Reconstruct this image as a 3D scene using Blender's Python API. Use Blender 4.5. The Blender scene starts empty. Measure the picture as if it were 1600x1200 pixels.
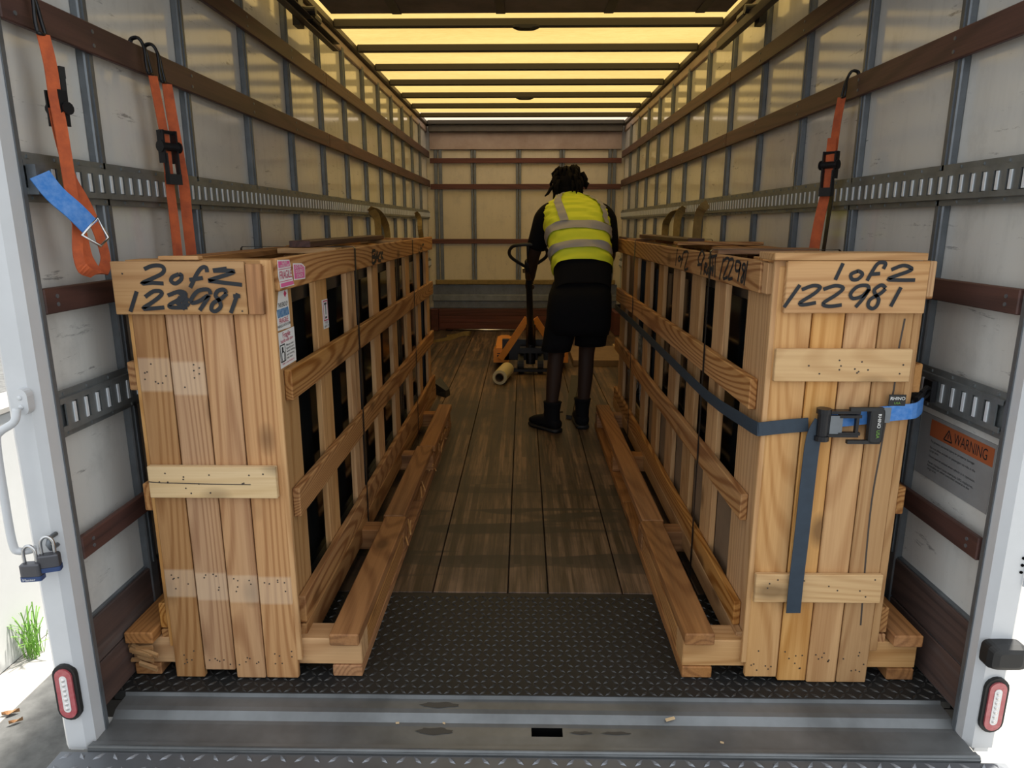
import bpy, bmesh, math, random
from mathutils import Vector, Matrix
R = math.radians
random.seed(7)
scene = bpy.context.scene
C = scene.collection

# ------------------------------------------------------------------ camera, sky, sun, exposure
cam_d = bpy.data.cameras.new('camera'); cam = bpy.data.objects.new('camera', cam_d); C.objects.link(cam)
cam_d.sensor_width = 36; cam_d.lens = 1075 / 1600 * 36; cam_d.clip_end = 200; cam_d.clip_start = .02
cam.location = (0, 0, 1.38); cam.rotation_euler = (R(90 - 13.1), 0, R(0.934))
scene.camera = cam
W = bpy.data.worlds.new('sky'); scene.world = W; W.use_nodes = True
W.node_tree.nodes['Background'].inputs[0].default_value = (.90, .95, 1.0, 1)
W.node_tree.nodes['Background'].inputs[1].default_value = 1.25
sun_d = bpy.data.lights.new('sun', 'SUN'); sun_d.energy = 9.5; sun_d.angle = R(4); sun_d.color = (1, .95, .86)
sun = bpy.data.objects.new('sun', sun_d); C.objects.link(sun)
sun.rotation_euler = Vector((-.30, -.38, -1)).to_track_quat('-Z', 'Y').to_euler()
vs = scene.view_settings
vs.view_transform = 'Standard'; vs.look = 'None'; vs.gamma = 1; vs.use_curve_mapping = False
vs.exposure = 0.17

# ------------------------------------------------------------------ helpers
def wl(o):
    v = Vector((0, 0, 0))
    while o: v += o.location; o = o.parent
    return v
def place(o, parent, loc):
    C.objects.link(o)
    if parent: o.parent = parent; o.location = Vector(loc) - wl(parent)
    else: o.location = loc
    return o
def tag(o, label=None, cat=None, group=None, kind=None):
    if label: o['label'] = label
    if cat: o['category'] = cat
    if group: o['group'] = group
    if kind: o['kind'] = kind
    return o
def thing(name, loc, label, cat, group=None):
    return tag(place(bpy.data.objects.new(name, None), None, loc), label, cat, group)

_mc = {}
def boxmesh(name, dx, dy, dz, mat, bev):
    key = (round(dx, 4), round(dy, 4), round(dz, 4), mat, bev)
    if key in _mc: return _mc[key]
    me = bpy.data.meshes.new(name); bm = bmesh.new()
    bmesh.ops.create_cube(bm, size=1); bmesh.ops.scale(bm, vec=(dx, dy, dz), verts=bm.verts)
    if bev: bmesh.ops.bevel(bm, geom=bm.edges[:] , offset=bev, segments=1, affect='EDGES', profile=.5)
    bm.to_mesh(me); bm.free(); me.materials.append(M[mat]); _mc[key] = me
    return me
def box(name, x0, x1, y0, y1, z0, z1, mat, parent=None, bev=.0025):
    dx, dy, dz = abs(x1 - x0), abs(y1 - y0), abs(z1 - z0)
    bev = min(bev, min(dx, dy, dz) * .3)
    o = bpy.data.objects.new(name, boxmesh(name, dx, dy, dz, mat, round(bev, 4)))
    return place(o, parent, ((x0 + x1) / 2, (y0 + y1) / 2, (z0 + z1) / 2))

def smooth_path(p, n=4):
    p = [Vector(q) for q in p]
    if len(p) < 3: return p
    out = []
    for i in range(len(p) - 1):
        a = p[max(i - 1, 0)]; b = p[i]; c = p[i + 1]; d = p[min(i + 2, len(p) - 1)]
        for k in range(n):
            t = k / n
            out.append(.5 * ((2 * b) + (c - a) * t + (2 * a - 5 * b + 4 * c - d) * t * t + (3 * b - a - 3 * c + d) * t ** 3))
    out.append(p[-1]); return out

class MB:
    def __init__(s): s.v = []; s.f = []
    def add(s, vs, fs):
        n = len(s.v); s.v += [Vector(q) for q in vs]; s.f += [tuple(i + n for i in f) for f in fs]; return s
    def box(s, x0, x1, y0, y1, z0, z1):
        return s.add([(x0,y0,z0),(x1,y0,z0),(x1,y1,z0),(x0,y1,z0),(x0,y0,z1),(x1,y0,z1),(x1,y1,z1),(x0,y1,z1)],
                     [(3,2,1,0),(4,5,6,7),(0,1,5,4),(1,2,6,5),(2,3,7,6),(3,0,4,7)])
    def obox(s, c, a, b, d):
        c = Vector(c); a = Vector(a); b = Vector(b); d = Vector(d)
        P = [c + sx * a + sy * b + sz * d for sz in (-1, 1) for sx, sy in ((-1, -1), (1, -1), (1, 1), (-1, 1))]
        return s.add(P, [(3,2,1,0),(4,5,6,7),(0,1,5,4),(1,2,6,5),(2,3,7,6),(3,0,4,7)])
    def tube(s, path, r, n=8, closed=False, sm=0):
        p = smooth_path(path, sm) if sm else [Vector(q) for q in path]
        m = len(p); rr = r if isinstance(r, (list, tuple)) else [r] * m
        if len(rr) != m: rr = [rr[0] + (rr[-1] - rr[0]) * i / (m - 1) if len(rr) == 2 else (lambda q: rr[int(q)] + (rr[min(int(q) + 1, len(rr) - 1)] - rr[int(q)]) * (q - int(q)))(i / (m - 1) * (len(rr) - 1)) for i in range(m)]
        vs = []; up = None
        for i in range(m):
            if closed: t = p[(i + 1) % m] - p[i - 1]
            else: t = p[min(i + 1, m - 1)] - p[max(i - 1, 0)]
            t.normalize()
            if up is None: up = t.orthogonal()
            up = (up - t * up.dot(t)); up.normalize(); w = t.cross(up)
            for k in range(n):
                a = 2 * math.pi * k / n
                vs.append(p[i] + (up * math.cos(a) + w * math.sin(a)) * rr[i])
        fs = [(i * n + k, i * n + (k + 1) % n, (i + 1) * n + (k + 1) % n, (i + 1) * n + k) for i in range(m - 1) for k in range(n)]
        if closed: fs += [((m - 1) * n + k, (m - 1) * n + (k + 1) % n, (k + 1) % n, k) for k in range(n)]
        else: fs += [tuple(range(n))[::-1], tuple((m - 1) * n + k for k in range(n))]
        return s.add(vs, fs)
    def ribbon(s, path, wdir, width, thick=.002, sm=4):
        p = smooth_path(path, sm) if sm else [Vector(q) for q in path]
        m = len(p); wd = Vector(wdir).normalized() if not isinstance(wdir, list) else None
        vs = []
        for i in range(m):
            t = (p[min(i + 1, m - 1)] - p[max(i - 1, 0)]).normalized()
            w = wd if wd else (Vector(wdir[0]).lerp(Vector(wdir[1]), i / (m - 1)))
            w = (w - t * w.dot(t)).normalized(); nn = t.cross(w)
            for a, b in ((-1, -1), (1, -1), (1, 1), (-1, 1)): vs.append(p[i] + w * (a * width / 2) + nn * (b * thick / 2))
        fs = [(i * 4 + k, i * 4 + (k + 1) % 4, i * 4 + 4 + (k + 1) % 4, i * 4 + 4 + k) for i in range(m - 1) for k in range(4)]
        fs += [(3, 2, 1, 0), tuple((m - 1) * 4 + k for k in range(4))]
        return s.add(vs, fs)
    def loft(s, rings, n=20, cap=True):
        vs = []
        for c, u, v, rx, ry, e in rings:
            c = Vector(c); u = Vector(u); v = Vector(v)
            for k in range(n):
                a = 2 * math.pi * k / n; ca, sa = math.cos(a), math.sin(a)
                vs.append(c + u * (rx * math.copysign(abs(ca) ** (2 / e), ca)) + v * (ry * math.copysign(abs(sa) ** (2 / e), sa)))
        m = len(rings)
        fs = [(i * n + k, i * n + (k + 1) % n, (i + 1) * n + (k + 1) % n, (i + 1) * n + k) for i in range(m - 1) for k in range(n)]
        if cap: fs += [tuple(range(n))[::-1], tuple((m - 1) * n + k for k in range(n))]
        return s.add(vs, fs)
    def ell(s, c, r, nu=14, nv=9):
        c = Vector(c); vs = []; fs = []
        for j in range(1, nv):
            for i in range(nu):
                a = 2 * math.pi * i / nu; b = math.pi * j / nv - math.pi / 2
                vs.append(c + Vector((r[0] * math.cos(a) * math.cos(b), r[1] * math.sin(a) * math.cos(b), r[2] * math.sin(b))))
        B = len(vs); vs += [c - Vector((0, 0, r[2])), c + Vector((0, 0, r[2]))]
        for j in range(nv - 2):
            for i in range(nu): fs.append((j * nu + i, j * nu + (i + 1) % nu, (j + 1) * nu + (i + 1) % nu, (j + 1) * nu + i))
        for i in range(nu): fs.append((B, (i + 1) % nu, i)); fs.append((B + 1, (nv - 2) * nu + i, (nv - 2) * nu + (i + 1) % nu))
        return s.add(vs, fs)
    def prism(s, poly, axis, a, b):
        # poly: 2D points; axis 'x' -> (y,z), 'y' -> (x,z), 'z' -> (x,y)
        def P(q, h): return {'x': (h, q[0], q[1]), 'y': (q[0], h, q[1]), 'z': (q[0], q[1], h)}[axis]
        n = len(poly)
        return s.add([P(q, a) for q in poly] + [P(q, b) for q in poly],
                     [tuple(range(n))[::-1], tuple(range(n, 2 * n))] + [(i, (i + 1) % n, n + (i + 1) % n, n + i) for i in range(n)])
    def ink(s, strokes, width, P, N, off=.0008):
        # flat marker strokes; P maps (a,b) to a world point, N the surface normal
        N = Vector(N)
        for si, st in enumerate(strokes):
            p = smooth_path([P(*q) for q in st], 4) if len(st) > 2 else [Vector(P(*q)) for q in st]
            vs = []
            for i in range(len(p)):
                t = p[min(i + 1, len(p) - 1)] - p[max(i - 1, 0)]
                if t.length < 1e-6: t = Vector((0, 0, 1))
                w = N.cross(t.normalized()) * (width / 2)
                e = N * (off + si * .00012)
                vs += [p[i] + w + e, p[i] - w + e]
            s.add(vs, [(2 * i, 2 * i + 1, 2 * i + 3, 2 * i + 2) for i in range(len(p) - 1)])
        return s
    def build(s, name, mat, parent=None, smooth=False, origin=None, fix=True):
        lo = Vector([min(q[i] for q in s.v) for i in range(3)]); hi = Vector([max(q[i] for q in s.v) for i in range(3)])
        c = Vector(origin) if origin else (lo + hi) / 2
        me = bpy.data.meshes.new(name); me.from_pydata([q - c for q in s.v], [], s.f)
        if fix:
            bm = bmesh.new(); bm.from_mesh(me); bmesh.ops.recalc_face_normals(bm, faces=bm.faces); bm.to_mesh(me); bm.free()
        if smooth: me.polygons.foreach_set('use_smooth', [True] * len(me.polygons))
        me.materials.append(M[mat])
        return place(bpy.data.objects.new(name, me), parent, c)

def text(name, s, pos, right, up, size, mat, parent, align='LEFT', sx=1.0, off=.0012):
    cu = bpy.data.curves.new('t', 'FONT'); cu.body = s; cu.size = size; cu.align_x = align; cu.align_y = 'CENTER'
    ob = bpy.data.objects.new('t', cu); C.objects.link(ob)
    dg = bpy.context.evaluated_depsgraph_get(); me = bpy.data.meshes.new_from_object(ob.evaluated_get(dg))
    bpy.data.objects.remove(ob); bpy.data.curves.remove(cu)
    right = Vector(right).normalized(); up = Vector(up).normalized(); N = right.cross(up)
    for v in me.vertices: v.co = right * v.co.x * sx + up * v.co.y + N * off
    me.materials.clear(); me.materials.append(M[mat]); me.name = name
    return place(bpy.data.objects.new(name, me), parent, pos)

# ------------------------------------------------------------------ materials
M = {}
def nm(name):
    m = bpy.data.materials.new(name); m.use_nodes = True; M[name] = m
    t = m.node_tree; return m, t, t.nodes['Principled BSDF']
def N(t, kind, **kw):
    n = t.nodes.new('ShaderNode' + kind)
    for k, v in kw.items():
        if k.startswith('i_'): n.inputs[k[2:].replace('_', ' ')].default_value = v
        else: setattr(n, k, v)
    return n
def mathn(t, op, a, b=None, c=None):
    n = t.nodes.new('ShaderNodeMath'); n.operation = op
    for i, x in enumerate((a, b, c)):
        if x is None: continue
        if isinstance(x, (int, float)): n.inputs[i].default_value = x
        else: t.links.new(x, n.inputs[i])
    return n.outputs[0]
def mixc(t, f, a, b, mode='MIX'):
    n = t.nodes.new('ShaderNodeMix'); n.data_type = 'RGBA'; n.blend_type = mode
    for i, x in ((0, f), (6, a), (7, b)):
        if hasattr(x, 'is_linked') or hasattr(x, 'links'): t.links.new(x, n.inputs[i])
        elif i == 0: n.inputs[0].default_value = x
        else: n.inputs[i].default_value = (*x, 1)
    return n.outputs[2]
def ramp(t, x, a, b, inv=False):
    n = t.nodes.new('ShaderNodeMapRange'); t.links.new(x, n.inputs[0]); n.clamp = True
    n.inputs[1].default_value = a; n.inputs[2].default_value = b
    n.inputs[3].default_value = 1 if inv else 0; n.inputs[4].default_value = 0 if inv else 1
    return n.outputs[0]
def coords(t, scale, world=False):
    tc = N(t, 'TexCoord'); mp = N(t, 'Mapping'); mp.inputs['Scale'].default_value = scale
    oi = N(t, 'ObjectInfo'); off = mathn(t, 'MULTIPLY', oi.outputs['Random'], 37.0)
    add = N(t, 'VectorMath', operation='ADD')
    t.links.new(tc.outputs['Object'], add.inputs[0])
    cb = N(t, 'CombineXYZ')
    for i in range(3): t.links.new(off, cb.inputs[i])
    t.links.new(cb.outputs[0], add.inputs[1]); t.links.new(add.outputs[0], mp.inputs[0])
    return mp.outputs[0], oi.outputs['Random']
def noise(t, vec, scale, detail=2, rough=.5, dist=0):
    n = N(t, 'TexNoise'); n.inputs['Scale'].default_value = scale; n.inputs['Detail'].default_value = detail
    n.inputs['Roughness'].default_value = rough; n.inputs['Distortion'].default_value = dist
    if vec is not None: t.links.new(vec, n.inputs['Vector'])
    return n.outputs['Fac']
def bump(t, b, h, strength, dist=.002):
    n = N(t, 'Bump'); n.inputs['Strength'].default_value = strength; n.inputs['Distance'].default_value = dist
    t.links.new(h, n.inputs['Height']); t.links.new(n.outputs[0], b.inputs['Normal'])

def wood(name, axis, light, dark, ringk=42, var=.35, rough=.62, knots=True, spots=None, fade=None, ringamt=.55):
    m, t, b = nm(name)
    sc = {'x': (.09, 1, 1), 'y': (1, .09, 1), 'z': (1, 1, .09)}[axis]
    vec, rnd = coords(t, sc)
    n = noise(t, vec, 4.2, 1.2, .4)
    s = mathn(t, 'SINE', mathn(t, 'MULTIPLY', n, ringk * 2.2))
    ring = ramp(t, s, -.2, 1)
    sc2 = {'x': (.02, 1, 1), 'y': (1, .02, 1), 'z': (1, 1, .02)}[axis]
    vec2, _ = coords(t, sc2)
    fine = noise(t, vec2, 150, 2, .6)
    big = noise(t, vec, 2.0, 2, .5)
    f = mathn(t, 'ADD', mathn(t, 'MULTIPLY', ring, ringamt), mathn(t, 'MULTIPLY', ramp(t, fine, .35, .7), .35))
    col = mixc(t, f, light, dark)
    # board-to-board tone
    tone = mathn(t, 'MULTIPLY_ADD', rnd, var, 1 - var * .55)
    hs = N(t, 'HueSaturation'); t.links.new(col, hs.inputs['Color']); t.links.new(tone, hs.inputs['Value'])
    t.links.new(mathn(t, 'MULTIPLY_ADD', big, .5, .75), hs.inputs['Saturation'])
    col = hs.outputs[0]
    if knots:
        tc = N(t, 'TexCoord'); v3, _ = coords(t, {'x': (.55, 1, 1), 'y': (1, .55, 1), 'z': (1, 1, .55)}[axis])
        vo = N(t, 'TexVoronoi'); vo.inputs['Scale'].default_value = 5.5; t.links.new(v3, vo.inputs['Vector'])
        k = ramp(t, vo.outputs['Distance'], .08, .20, True)
        col = mixc(t, mathn(t, 'MULTIPLY', k, .75), col, tuple(c * .38 for c in dark))
    if spots:      # worn dirt blotches
        k = ramp(t, noise(t, vec, 9, 4, .65), .55, .75)
        col = mixc(t, mathn(t, 'MULTIPLY', k, spots[1]), col, spots[0])
    if fade:       # paler unweathered bands left by removed battens: (x limit, z0, z1)
        g = N(t, 'NewGeometry'); sp = N(t, 'SeparateXYZ'); t.links.new(g.outputs['Position'], sp.inputs[0])
        zz = mathn(t, 'ADD', sp.outputs[2], mathn(t, 'MULTIPLY', rnd, .03))
        tot = None
        for xl, z0, z1 in fade:
            a = mathn(t, 'MULTIPLY', ramp(t, zz, z0 - .004, z0 + .004), ramp(t, zz, z1 - .004, z1 + .004, True))
            a = mathn(t, 'MULTIPLY', a, mathn(t, 'LESS_THAN', sp.outputs[0], xl))
            tot = a if tot is None else mathn(t, 'MAXIMUM', tot, a)
        col = mixc(t, mathn(t, 'MULTIPLY', tot, .30), col, (.72, .58, .42))
    t.links.new(col, b.inputs['Base Color'])
    b.inputs['Roughness'].default_value = rough; b.inputs['Specular IOR Level'].default_value = .3
    bump(t, b, f, .25, .0015)
    return m

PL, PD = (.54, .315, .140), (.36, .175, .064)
FL, FD = (.47, .245, .092), (.25, .100, .030)  # side lumber, oranger than pine: yellow roof light is mixed into the colour
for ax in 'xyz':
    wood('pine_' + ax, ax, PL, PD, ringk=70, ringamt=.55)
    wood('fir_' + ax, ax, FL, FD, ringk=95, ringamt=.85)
    wood('rough_' + ax, ax, (.40, .19, .072), (.21, .088, .032), ringk=80, spots=((.11, .055, .026), .6))
wood('pine_fade', 'z', (.47, .262, .118), (.29, .132, .050), ringk=75, ringamt=.65, var=.42, fade=[(-.885, .925, 1.02), (-.5, .285, .375)])
wood('pine_pale', 'x', (.66, .49, .29), (.52, .35, .18), ringamt=.35, var=.1)
wood('pine_light', 'x', (.60, .39, .19), (.45, .26, .11), ringk=70, ringamt=.45, var=.12)
wood('rail_y', 'y', (.100, .050, .041), (.052, .030, .027), knots=False, rough=.5, var=.3)
wood('rail_x', 'x', (.135, .055, .042), (.075, .034, .028), knots=False, rough=.5, var=.2)
wood('kick_y', 'y', (.095, .06, .05), (.05, .035, .032), knots=False, spots=((.17, .16, .155), .5), rough=.6)
wood('kick_x', 'x', (.13, .045, .038), (.075, .03, .026), knots=False, spots=((.15, .1, .08), .4), rough=.6)

def floorwood():
    m, t, b = nm('floor_wood')
    vec, rnd = coords(t, (1, .05, 1)); fine = noise(t, vec, 60, 4, .65); n2 = noise(t, vec, 14, 3, .6)
    g = N(t, 'NewGeometry'); vm = N(t, 'Mapping'); vm.inputs['Scale'].default_value = (.8, .8, .8); t.links.new(g.outputs['Position'], vm.inputs[0])
    dirt = noise(t, vm.outputs[0], 1.7, 5, .62)
    f = mathn(t, 'ADD', mathn(t, 'MULTIPLY', fine, .6), mathn(t, 'MULTIPLY', n2, .4))
    col = mixc(t, ramp(t, f, .40, .60), (.036, .022, .015), (.165, .108, .068))
    lam = N(t, 'TexBrick')
    lam.inputs['Color1'].default_value = (.55, .52, .50, 1); lam.inputs['Color2'].default_value = (1.55, 1.45, 1.35, 1); lam.inputs['Mortar'].default_value = (.6, .6, .6, 1)
    lam.inputs['Scale'].default_value = 1; lam.inputs['Brick Width'].default_value = .9; lam.inputs['Row Height'].default_value = .029; lam.inputs['Mortar Size'].default_value = .0008
    tc = N(t, 'TexCoord'); mp = N(t, 'Mapping'); mp.inputs['Rotation'].default_value = (0, 0, R(90)); t.links.new(tc.outputs['Object'], mp.inputs[0]); t.links.new(mp.outputs[0], lam.inputs['Vector'])
    col = mixc(t, 1.0, col, lam.outputs['Color'], 'MULTIPLY')
    col = mixc(t, mathn(t, 'MULTIPLY', ramp(t, dirt, .45, .68), .8), col, (.024, .021, .019))
    # damp tyre smears near the plate
    v2 = N(t, 'Mapping'); v2.inputs['Scale'].default_value = (.7, 4.5, 1); t.links.new(g.outputs['Position'], v2.inputs[0])
    sp = N(t, 'SeparateXYZ'); t.links.new(g.outputs['Position'], sp.inputs[0])
    near = mathn(t, 'MULTIPLY', ramp(t, sp.outputs[1], 3.9, 3.2, False), ramp(t, sp.outputs[1], 2.3, 2.7))
    smear = mathn(t, 'MULTIPLY', ramp(t, noise(t, v2.outputs[0], 1.3, 2, .5, .6), .53, .57), mathn(t, 'MULTIPLY', near, .8))
    col = mixc(t, smear, col, (.022, .019, .017))
    t.links.new(col, b.inputs['Base Color'])
    t.links.new(mathn(t, 'MULTIPLY_ADD', f, .35, .38), b.inputs['Roughness']); bump(t, b, f, .35, .002)
floorwood()

def plain(name, col, rough=.5, metal=0, nz=0, nscale=20, dark=None, bumpk=0, spec=.5, coat=0, alpha=1):
    m, t, b = nm(name)
    b.inputs['Base Color'].default_value = (*col, 1); b.inputs['Roughness'].default_value = rough; b.inputs['Metallic'].default_value = metal
    b.inputs['Specular IOR Level'].default_value = spec; b.inputs['Coat Weight'].default_value = coat; b.inputs['Coat Roughness'].default_value = .12
    if nz or bumpk:
        vec, _ = coords(t, (1, 1, 1)); n = noise(t, vec, nscale, 4, .6)
        if nz: t.links.new(mixc(t, mathn(t, 'MULTIPLY', ramp(t, n, .35, .7), nz), col, dark or tuple(c * .4 for c in col)), b.inputs['Base Color'])
        if bumpk: bump(t, b, n, bumpk, .002)
    return m
def panelmat(name, col, rough, scuff):
    m, t, b = nm(name); vec, rnd = coords(t, (1, 1, 1)); v2, _ = coords(t, (3, .35, 2.2)); v3, _ = coords(t, (2, 2, .25))
    a = ramp(t, noise(t, v2, 13, 6, .75), .61, .68); c = ramp(t, noise(t, vec, 6, 6, .7), .52, .85)
    d = ramp(t, noise(t, v3, 12, 3, .6), .5, .8)
    f = mathn(t, 'ADD', mathn(t, 'MULTIPLY', a, scuff), mathn(t, 'ADD', mathn(t, 'MULTIPLY', c, .3), mathn(t, 'MULTIPLY', d, .10)))
    t.links.new(mixc(t, mathn(t, 'MINIMUM', f, .8), col, (.17, .17, .17)), b.inputs['Base Color'])
    b.inputs['Roughness'].default_value = rough; b.inputs['Specular IOR Level'].default_value = .55
    bump(t, b, noise(t, vec, 3, 2), .08, .01)
panelmat('panel', (.67, .665, .63), .09, .7)
panelmat('panel_front', (.64, .58, .44), .45, .4)
plain('panel_plain', (.42, .33, .28), .5, nz=.5, nscale=4, dark=(.2, .12, .09))
plain('galv', (.19, .21, .23), .45, .6, nz=.5, nscale=14, dark=(.10, .11, .12))
plain('track', (.24, .26, .265), .45, .55, nz=.5, nscale=12, dark=(.10, .11, .115))
plain('slot_lip', (.78, .82, .86), .35, .25)
plain('hole_shade', (.004, .004, .004), 1, spec=0)  # near-black colour stands in for the shade inside holes
plain('bow', (.055, .05, .042), .5, .3)
plain('rooframe', (.11, .095, .075), .5, .3, nz=.5, nscale=8)
plain('doorskin', (.20, .155, .125), .6, nz=.7, nscale=6, dark=(.07, .055, .05))
plain('white_paint', (.60, .615, .63), .33, nz=.25, nscale=5, dark=(.38, .39, .40), coat=.2)
plain('alu_skin', (.70, .71, .72), .4)
plain('tread_black', (.020, .0195, .019), .52, .1, spec=.3, nz=.5, nscale=6, dark=(.012, .012, .012), bumpk=.15)
plain('tread_grey', (.165, .175, .19), .42, .5, nz=.5, nscale=7, dark=(.08, .085, .09))
plain('tread_worn_lit', (.23, .24, .26), .36, .6)  # polished bump tops, coloured lighter so the relief shows in diffuse light
plain('tread_black_worn_lit', (.042, .041, .039), .3, .3)  # same lightened bump colour for the black plate
plain('stain', (.05, .048, .045), .5)
plain('sill_grey', (.20, .21, .215), .40, .45, nz=.65, nscale=5, dark=(.07, .072, .072), bumpk=.08)
plain('ink', (.022, .024, .028), .6, spec=.25)
plain('ink_red', (.52, .04, .12), .6)
plain('paper', (.78, .78, .76), .55)
plain('pink', (.72, .13, .32), .55)
plain('blue_ink', (.02, .16, .36), .55)
plain('nail', (.05, .035, .025), .6)
plain('band_black', (.012, .012, .013), .35)
plain('black_steel', (.014, .014, .016), .35, .3)
plain('black_rubber', (.012, .012, .012), .6)
plain('orange_web', (.60, .135, .048), .8, nz=.65, nscale=22, dark=(.26, .06, .035), spec=.2)
plain('blue_web', (.03, .17, .50), .7, nz=.3, nscale=60, dark=(.3, .45, .7))
plain('navy_web', (.026, .042, .062), .7, nz=.3, nscale=40)
plain('tan_web', (.26, .19, .075), .75, nz=.5, nscale=20)
plain('chrome', (.6, .6, .6), .2, 1)
plain('lens_red', (.42, .075, .09), .25, nz=.3, nscale=80, dark=(.6, .25, .25), coat=.5)
plain('led', (.75, .72, .70), .18, .4)
plain('jack_yellow', (.72, .27, .03), .42, nz=.25, nscale=12)
plain('wrap_roll', (.62, .53, .30), .4)
plain('hi_vis', (.66, .76, .035), .62, bumpk=.8, nscale=9)
plain('tape_grey', (.30, .30, .33), .45)
plain('black_cloth', (.0055, .0055, .0068), .9, spec=.15, bumpk=.2, nscale=20)
plain('skin', (.040, .022, .015), .6, spec=.2)
plain('eye', (.7, .7, .68), .3)
plain('hair', (.007, .006, .006), .85, spec=.1, bumpk=.5, nscale=60)
plain('boot', (.007, .007, .008), .8, spec=.15)
plain('window_frame_black', (.012, .014, .016), .35, .2)
plain('dark_glass', (.004, .006, .008), .10, spec=.35)
plain('cardboard', (.20, .13, .075), .8, nz=.3, nscale=8)
plain('sign_orange', (.40, .11, .04), .5)
plain('sign_silver', (.30, .30, .30), .4, nz=.3, nscale=10)
plain('asphalt', (.15, .15, .145), .9, nz=.8, nscale=9, dark=(.06, .06, .06), bumpk=.8)
plain('concrete', (.40, .385, .36), .85, nz=.5, nscale=5, dark=(.24, .23, .215), bumpk=.3)
plain('wall_white', (.62, .625, .62), .7, nz=.15, nscale=2)
plain('grass', (.16, .34, .05), .6)
plain('leaf', (.30, .16, .07), .7)
plain('dark_wood', (.045, .04, .035), .7, nz=.4)
plain('plywood', (.26, .17, .10), .7, nz=.5, nscale=6)
plain('lock_body', (.10, .10, .11), .4, .6)
plain('lock_blue', (.03, .06, .16), .4)
plain('chip', (.62, .45, .26), .7)

# translucent fibreglass roof sheet
m, t, b = nm('fibreglass')
t.nodes.remove(b); out = t.nodes['Material Output']
g = N(t, 'NewGeometry'); mp = N(t, 'Mapping'); mp.inputs['Scale'].default_value = (.35, 1.6, 1); t.links.new(g.outputs['Position'], mp.inputs[0])
n1 = noise(t, mp.outputs[0], 40, 6, .8); n2 = noise(t, mp.outputs[0], 2.2, 3, .6)
f = mathn(t, 'ADD', mathn(t, 'MULTIPLY', ramp(t, n1, .35, .65), .6), mathn(t, 'MULTIPLY', ramp(t, n2, .3, .7), .5))
col = mixc(t, f, (.46, .325, .118), (.36, .235, .072))
sp = N(t, 'SeparateXYZ'); t.links.new(g.outputs['Position'], sp.inputs[0])
col = mixc(t, mathn(t, 'GREATER_THAN', sp.outputs[1], 8.42), col, (.48, .39, .30))   # newer, clearer sheet at the front end
tr = N(t, 'BsdfTranslucent'); t.links.new(col, tr.inputs[0])
df = N(t, 'BsdfDiffuse'); t.links.new(mixc(t, .5, col, (.5, .4, .25)), df.inputs[0])
mx = N(t, 'MixShader'); mx.inputs[0].default_value = .35
t.links.new(tr.outputs[0], mx.inputs[1]); t.links.new(df.outputs[0], mx.inputs[2]); t.links.new(mx.outputs[0], out.inputs[0]); M['fibreglass'] = m

# clear plastic wrap
m, t, b = nm('clear_wrap')
b.inputs['Base Color'].default_value = (.75, .77, .78, 1); b.inputs['Roughness'].default_value = .12; b.inputs['Alpha'].default_value = .38
vec, _ = coords(t, (1, 1, 1)); bump(t, b, noise(t, vec, 26, 4, .7), 1.0, .01)

# ------------------------------------------------------------------ truck body: floor
YE = 9.15                       # front bulkhead
XL, XR = -1.238, 1.278          # wall panel faces
floor = tag(box('floor', -1.28, 1.315, 1.80, 9.2, -.09, -.031, 'dark_wood', bev=0), kind='structure')
edges = [-1.245 + i * .2815 for i in range(10)]
edges = [-1.245, -.93, -.635, -.345, -.055, .10, .385, .67, .96, 1.285]
for i in range(len(edges) - 1):
    box('floor_plank', edges[i] + .0022, edges[i + 1] - .0022, 2.395, YE, -.03, -random.choice((0, .0012, .0006)), 'floor_wood', floor, .002)
tp = box('tread_plate', -1.24, 1.28, 1.80, 2.392, -.03, -.001, 'tread_black', floor, .004)
def treads(x0, x1, y0, y1, pitch, ln, wd, h, z, name, mat, parent, skip=None):
    mb = MB(); j = 0; y = y0 + pitch * .6
    while y < y1 - pitch * .5:
        i = 0; x = x0 + pitch * .6
        while x < x1 - pitch * .5:
            s = 1 if (i + j) % 2 else -1; a = R(45) * s
            u = Vector((math.cos(a), math.sin(a), 0)); w = Vector((-u.y, u.x, 0)); c = Vector((x, y, z))
            mb.add([c - u * ln, c - w * wd, c + u * ln, c + w * wd, c - u * ln * .45 + Vector((0, 0, h)), c + u * ln * .45 + Vector((0, 0, h))],
                   [(0, 1, 4), (1, 2, 5), (1, 5, 4), (2, 3, 5), (3, 4, 5), (3, 0, 4)])
            x += pitch; i += 1
        y += pitch; j += 1
    return tag(mb.build(name, mat, parent, fix=False), kind='stuff')
treads(-1.24, 1.28, 1.80, 2.392, .027, .0155, .0055, .0032, -.001, 'tread_bumps', 'tread_black_worn_lit', tp)

# rear sill channel with its slot
def sill():
    prof = [(1.80, -.001), (1.797, -.012), (1.757, -.014), (1.742, -.017), (1.722, -.034), (1.709, -.036), (1.674, -.036), (1.634, -.037), (1.630, -.030), (1.612, -.030), (1.604, -.036), (1.604, -.09)]
    xs = [-1.20, .028, .117, 1.245]; mb = MB(); n = len(prof)
    vs = [(x, y, z) for x in xs for y, z in prof]; fs = []
    for i in range(3):
        for k in range(n - 1):
            if i == 1 and k == 5: continue
            fs.append((i * n + k, i * n + k + 1, (i + 1) * n + k + 1, (i + 1) * n + k))
    return mb.add(vs, fs)
sl = tag(sill().build('trim_1', 'sill_grey', None), kind='structure')
mb = MB(); mb.box(.022, .123, 1.669, 1.714, -.0885, -.0875)
for r_ in ((.022, .0275, 1.669, 1.714), (.1175, .123, 1.669, 1.714), (.022, .123, 1.669, 1.6735), (.022, .123, 1.7095, 1.714)): mb.box(*r_, -.0885, -.038)
mb.build('slot_pit', 'hole_shade', sl)
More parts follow.
